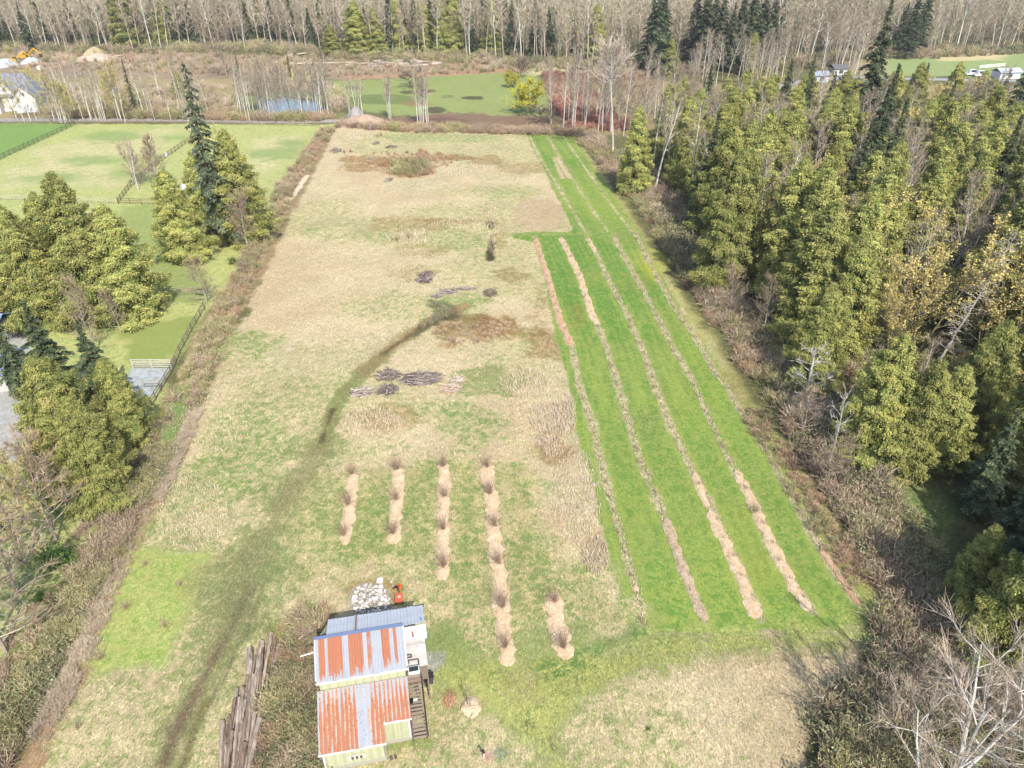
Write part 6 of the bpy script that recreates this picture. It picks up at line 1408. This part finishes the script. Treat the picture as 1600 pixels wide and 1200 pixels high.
# neighbour's low buildings under the left trees
x, y = G(2, 612); B2 = empty('farm_building', (x, y, 0), R(6)); tag(B2, 'low building with blue-grey metal roof under the firs at left', 'building')
m = MB(); m.box((-5, 3, 1.4), (12, 6, 2.8), None, S(206, 200, 190)); m.obj('wall', M_paint, B2); m = MB(); gable(m, -11, 1, 0, 6, 2.8, 4.2, 'u', S(120, 140, 172)); m.obj('roof', M_paint, B2); m = MB(); m.box((-4, -.04, 1.1), (2.4, .1, 2.2), None, S(120, 110, 104)); m.obj('door', M_paint, B2)
x, y = G(-5, 545); B3 = empty('farm_building', (x, y, 0), R(2)); tag(B3, 'small blue-roofed barn at the left edge above the firs', 'building')
m = MB(); m.box((-4, 2.5, 1.5), (9, 5, 3), None, S(200, 196, 190)); m.obj('wall', M_paint, B3); m = MB(); gable(m, -8.5, .5, 0, 5, 3, 4.3, 'u', S(140, 160, 190)); m.obj('roof', M_paint, B3)
# round white shelter behind the cedar
t = thing('domed_shelter', 'white domed animal shelter behind the cedars by the tall spruce', 'shelter', 290, 306, .2); m = MB(); k = 10
V = [(2.2 * math.cos(math.pi * i / k), v, 2.3 * math.sin(math.pi * i / k)) for v in (-2, 2) for i in range(k + 1)]; m.add(V, [(i, i + 1, k + 2 + i, k + 1 + i) for i in range(k)] + [tuple(range(k, -1, -1)), tuple(range(k + 1, 2 * k + 2))], S(238, 240, 246)); m.obj('cover', M_paint, t)
m = MB(); m.box((0, 0, .08), (4.6, 4.2, .14), None, S(170, 160, 150)); m.obj('base', M_wood, t)
x, y = G(261, 244); m = MB(); m.tube((0, 0, 0), (0, 0, .9), .5, .45, 10, WH); m.tube((0, 0, .9), (0, 0, 1.0), .3, .3, 10, WH); tag(m.obj('water_tank', M_paint, None, (x, y, 0)), 'small round white tank in the middle paddock', 'tank')
# excavators and grey heaps in the left clearing
YL = S(228, 168, 40)
for px, py, rz, lb, s_ in ((22, 100, .5, 'yellow excavator nearest the left edge in the far clearing', .95), (42, 94, -.2, 'yellow excavator with raised boom, right one of two', 1.05)):
    t = thing('excavator', lb, 'excavator', px, py, rz); t.scale = (s_,) * 3
    for a_ in (-1.1, 1.1): m = MB(); m.box((0, a_, .5), (4.2, .7, .9), None, S(60, 58, 56)); m.tube((-2.1, a_ - .35, .5), (-2.1, a_ + .35, .5), .45, .45, 10, S(60, 58, 56)); m.tube((2.1, a_ - .35, .5), (2.1, a_ + .35, .5), .45, .45, 10, S(60, 58, 56)); m.obj('track', M_paint, t)
    m = MB(); m.box((-.5, 0, 1.7), (3.6, 2.6, 1.4), None, YL); m.obj('body', M_paint, t); m = MB(); m.box((.9, -.7, 2.5), (1.4, 1.1, 1.6), None, S(70, 76, 80)); m.box((.9, -.7, 3.35), (1.5, 1.2, .12), None, YL); m.obj('cab', M_paint, t)
    m = MB(); m.tube((1.2, .2, 1.9), (5.0, .2, 4.8), .35, .3, 6, YL); m.tube((5.0, .2, 4.8), (7.6, .2, 2.6), .28, .2, 6, YL); m.obj('boom', M_paint, t); m = MB(); m.hexa([(7.2, -.4, 1.5), (8.2, -.4, 1.4), (8.2, .8, 1.4), (7.2, .8, 1.5), (7.2, -.4, 2.8), (7.9, -.4, 2.7), (7.9, .8, 2.7), (7.2, .8, 2.8)], S(80, 70, 50)); m.obj('bucket', M_paint, t)
def heap(px, py, rx, ry, h, col, label, mat=M_plain, seed=0, nm='spoil_heap'):
    x, y = G(px, py); ax_ = abs(G(px + rx, py)[0] - x); ay_ = abs(G(px, py - ry)[1] - y); r = np.random.default_rng(seed); V = []; n = 30; k = 9
    for j in range(k):
        q = 1 - j / k
        for i in range(n): a = 6.2832 * i / n; w_ = 1 + .15 * math.sin(a * 3 + seed) + .1 * math.sin(a * 5) + r.normal(0, .03); V.append((math.cos(a) * ax_ * q * w_, math.sin(a) * ay_ * q * w_, h * (1 - q ** 1.6) * (1 + r.normal(0, .05)) - (.3 if j == 0 else 0)))
    V.append((0, 0, h)); F = [(j * n + i, j * n + (i + 1) % n, (j + 1) * n + (i + 1) % n, (j + 1) * n + i) for j in range(k - 1) for i in range(n)]; T_ = [((k - 1) * n + i, (k - 1) * n + (i + 1) % n, n * k) for i in range(n)]
    cc = np.array([col * (1 + r.normal(0, .08)) for _ in V]); me = mk_mesh(nm, V, [np.array(F), np.array(T_)], mat, cc, True); return tag(link(nm, me, None, (x, y, 0)), label, 'heap')
M_soil = vcol_mat("loose_soil", 0, nscale=.9, namt=.35, bump=.2, rough=.95)
heap(10, 103, 14, 4, 3.0, S(190, 200, 206), 'grey gravel heap at the left edge of the far clearing', M_soil, 1)
heap(50, 98, 12, 3, 2.4, S(190, 200, 200), 'grey gravel heap behind the excavator boom', M_soil, 2)
heap(150, 92, 30, 5, 2.2, S(206, 186, 166), 'broad tan earth mound in the far clearing', M_soil, 3)
heap(572, 196, 46, 5, 3.2, S(178, 154, 132), 'long earth mound beyond the far left corner of the meadow', M_soil, 4)
heap(557, 184, 14, 3, 3.4, S(166, 160, 154), 'grey gravel mound top behind the brown scrub', M_soil, 5)
heap(690, 190, 40, 4, 1.0, S(112, 86, 74), 'dark low mud bank before the green far field', M_soil, 6)
heap(148, 84, 12, 4, 3, S(186, 170, 128), 'yellowish brush-covered mound before the far wood', M_soil, 7)
x, y = G(64, 109); m = MB(); m.box((0, 0, .7), (2.2, 1.6, 1.4), None, WH); m.tube((0, 0, 1.4), (0, 0, 1.7), .4, .4, 8, WH); tag(m.obj('white_container', M_paint, None, (x, y, 0)), 'small white container standing alone in the far clearing', 'container')
def vehicle(px, py, rz, col, name, label, cat, L=4.6, H=1.5, W=1.9):
    t = thing(name, label, cat, px, py, rz); m = MB()
    prof = [(-L / 2, .45), (-L / 2, .95), (-L * .36, 1.0), (-L * .26, H), (L * .2, H), (L * .33, 1.0), (L / 2, .9), (L / 2, .45)]
    n = len(prof); V = [(u, -W / 2 * (.86 if z >= H else 1), z) for u, z in prof] + [(u, W / 2 * (.86 if z >= H else 1), z) for u, z in prof]
    m.add(V, [tuple(range(n)), tuple(range(n, 2 * n))[::-1]] + [((i + 1) % n, i, n + i, n + (i + 1) % n) for i in range(n)], col); m.obj('body', M_paint, t)
    m = MB(); m.box((-.1, 0, (1.02 + H) / 2), (L * .42, W * .96, H - 1.12), None, S(60, 66, 74)); m.obj('window', M_paint, t)
    for a_ in (-L * .31, L * .31):
        for b_ in (-W / 2 + .1, W / 2 - .1): m = MB(); m.tube((a_, b_ - .1, .33), (a_, b_ + .1, .33), .33, .33, 10, S(40, 40, 42)); m.obj('wheel', M_paint, t)
vehicle(1518, 118, .1, WH, 'parked_van', 'white van parked by the far right road, left one', 'van', 5.6, 2.3, 2.0)
vehicle(1531, 120, .1, WH, 'parked_van', 'white van parked by the far right road, right one', 'van', 5.6, 2.3, 2.0)
for px, py, wd, lb, cr, cw in ((1308, 116, 6, 'low grey-roofed house by the far right road', (110, 108, 108), (206, 204, 200)), (1570, 122, 9, 'white building with grey roof at the far right behind the fir', (190, 196, 206), (230, 230, 230)), (1366, 84, 7, 'small house with reddish front at the foot of the far firs', (196, 150, 130), (226, 190, 176)), (1278, 127, 6, 'blue-grey flat shed beside the far right road', (160, 170, 186), (190, 192, 200))):
    x, y = G(px, py); t = empty('distant_house', (x, y, 0), .15); tag(t, lb, 'house'); m = MB(); m.box((0, 0, 1.3), (wd, 5, 2.6), None, S(*cw)); m.obj('wall', M_paint, t); m = MB(); gable(m, -wd / 2, wd / 2, -2.5, 2.5, 2.6, 3.8, 'u', S(*cr)); m.obj('roof', M_plain, t)
    m = MB(); m.box((0, -2.54, 1.3), (1.6, .1, 1.2), None, S(80, 84, 90)); m.obj('window', M_paint, t)
vehicle(1450 - 130, 124, .15, S(140, 150, 170), 'parked_car', 'blue-grey car on the far right road left of the cedar tops', 'car')

# ------------------------------------------------------------------ the air: a closed box of thin even haze
m = bpy.data.materials.new("haze"); m.use_nodes = True; nn_ = m.node_tree.nodes; nn_.remove(nn_["Principled BSDF"])
pv = nn_.new("ShaderNodeVolumePrincipled"); pv.inputs["Color"].default_value = (.86, .9, .96, 1); pv.inputs["Density"].default_value = .00011; pv.inputs["Anisotropy"].default_value = .2
m.node_tree.links.new(pv.outputs[0], nn_["Material Output"].inputs["Volume"])
hb = MB().box((0, 1220, 31), (3060, 2640, 72)).mesh("haze", m); tag(link("haze", hb), kind='stuff')

# ------------------------------------------------------------------ look-alikes of small groups are told apart by their order in the photo
ORDW = ['first', 'second', 'third', 'fourth', 'fifth', 'sixth', 'seventh', 'eighth', 'ninth', 'tenth', 'eleventh', 'twelfth', 'thirteenth', 'fourteenth', 'fifteenth', 'sixteenth', 'seventeenth', 'eighteenth', 'nineteenth', 'twentieth',
        'twenty-first', 'twenty-second', 'twenty-third', 'twenty-fourth', 'twenty-fifth', 'twenty-sixth', 'twenty-seventh', 'twenty-eighth', 'twenty-ninth', 'thirtieth']
same = {}
for o in C.objects:
    if o.parent is None and 'label' in o and 'category' in o: same.setdefault(o['label'], []).append(o)
for lb, os_ in same.items():
    n = len(os_)
    if n < 2 or n > 30 or len(lb.split()) > 12: continue
    row = 'orchard row' in lb
    os_.sort(key=(lambda o: -o.location.y) if row else (lambda o: o.location.x / (o.location.y * cp + CAMH * sp)))
    for i, o in enumerate(os_): o['label'] = lb + ', ' + (ORDW[i] if n > 2 or i == 0 else 'second') + (' from the far end' if row else ' from the left')
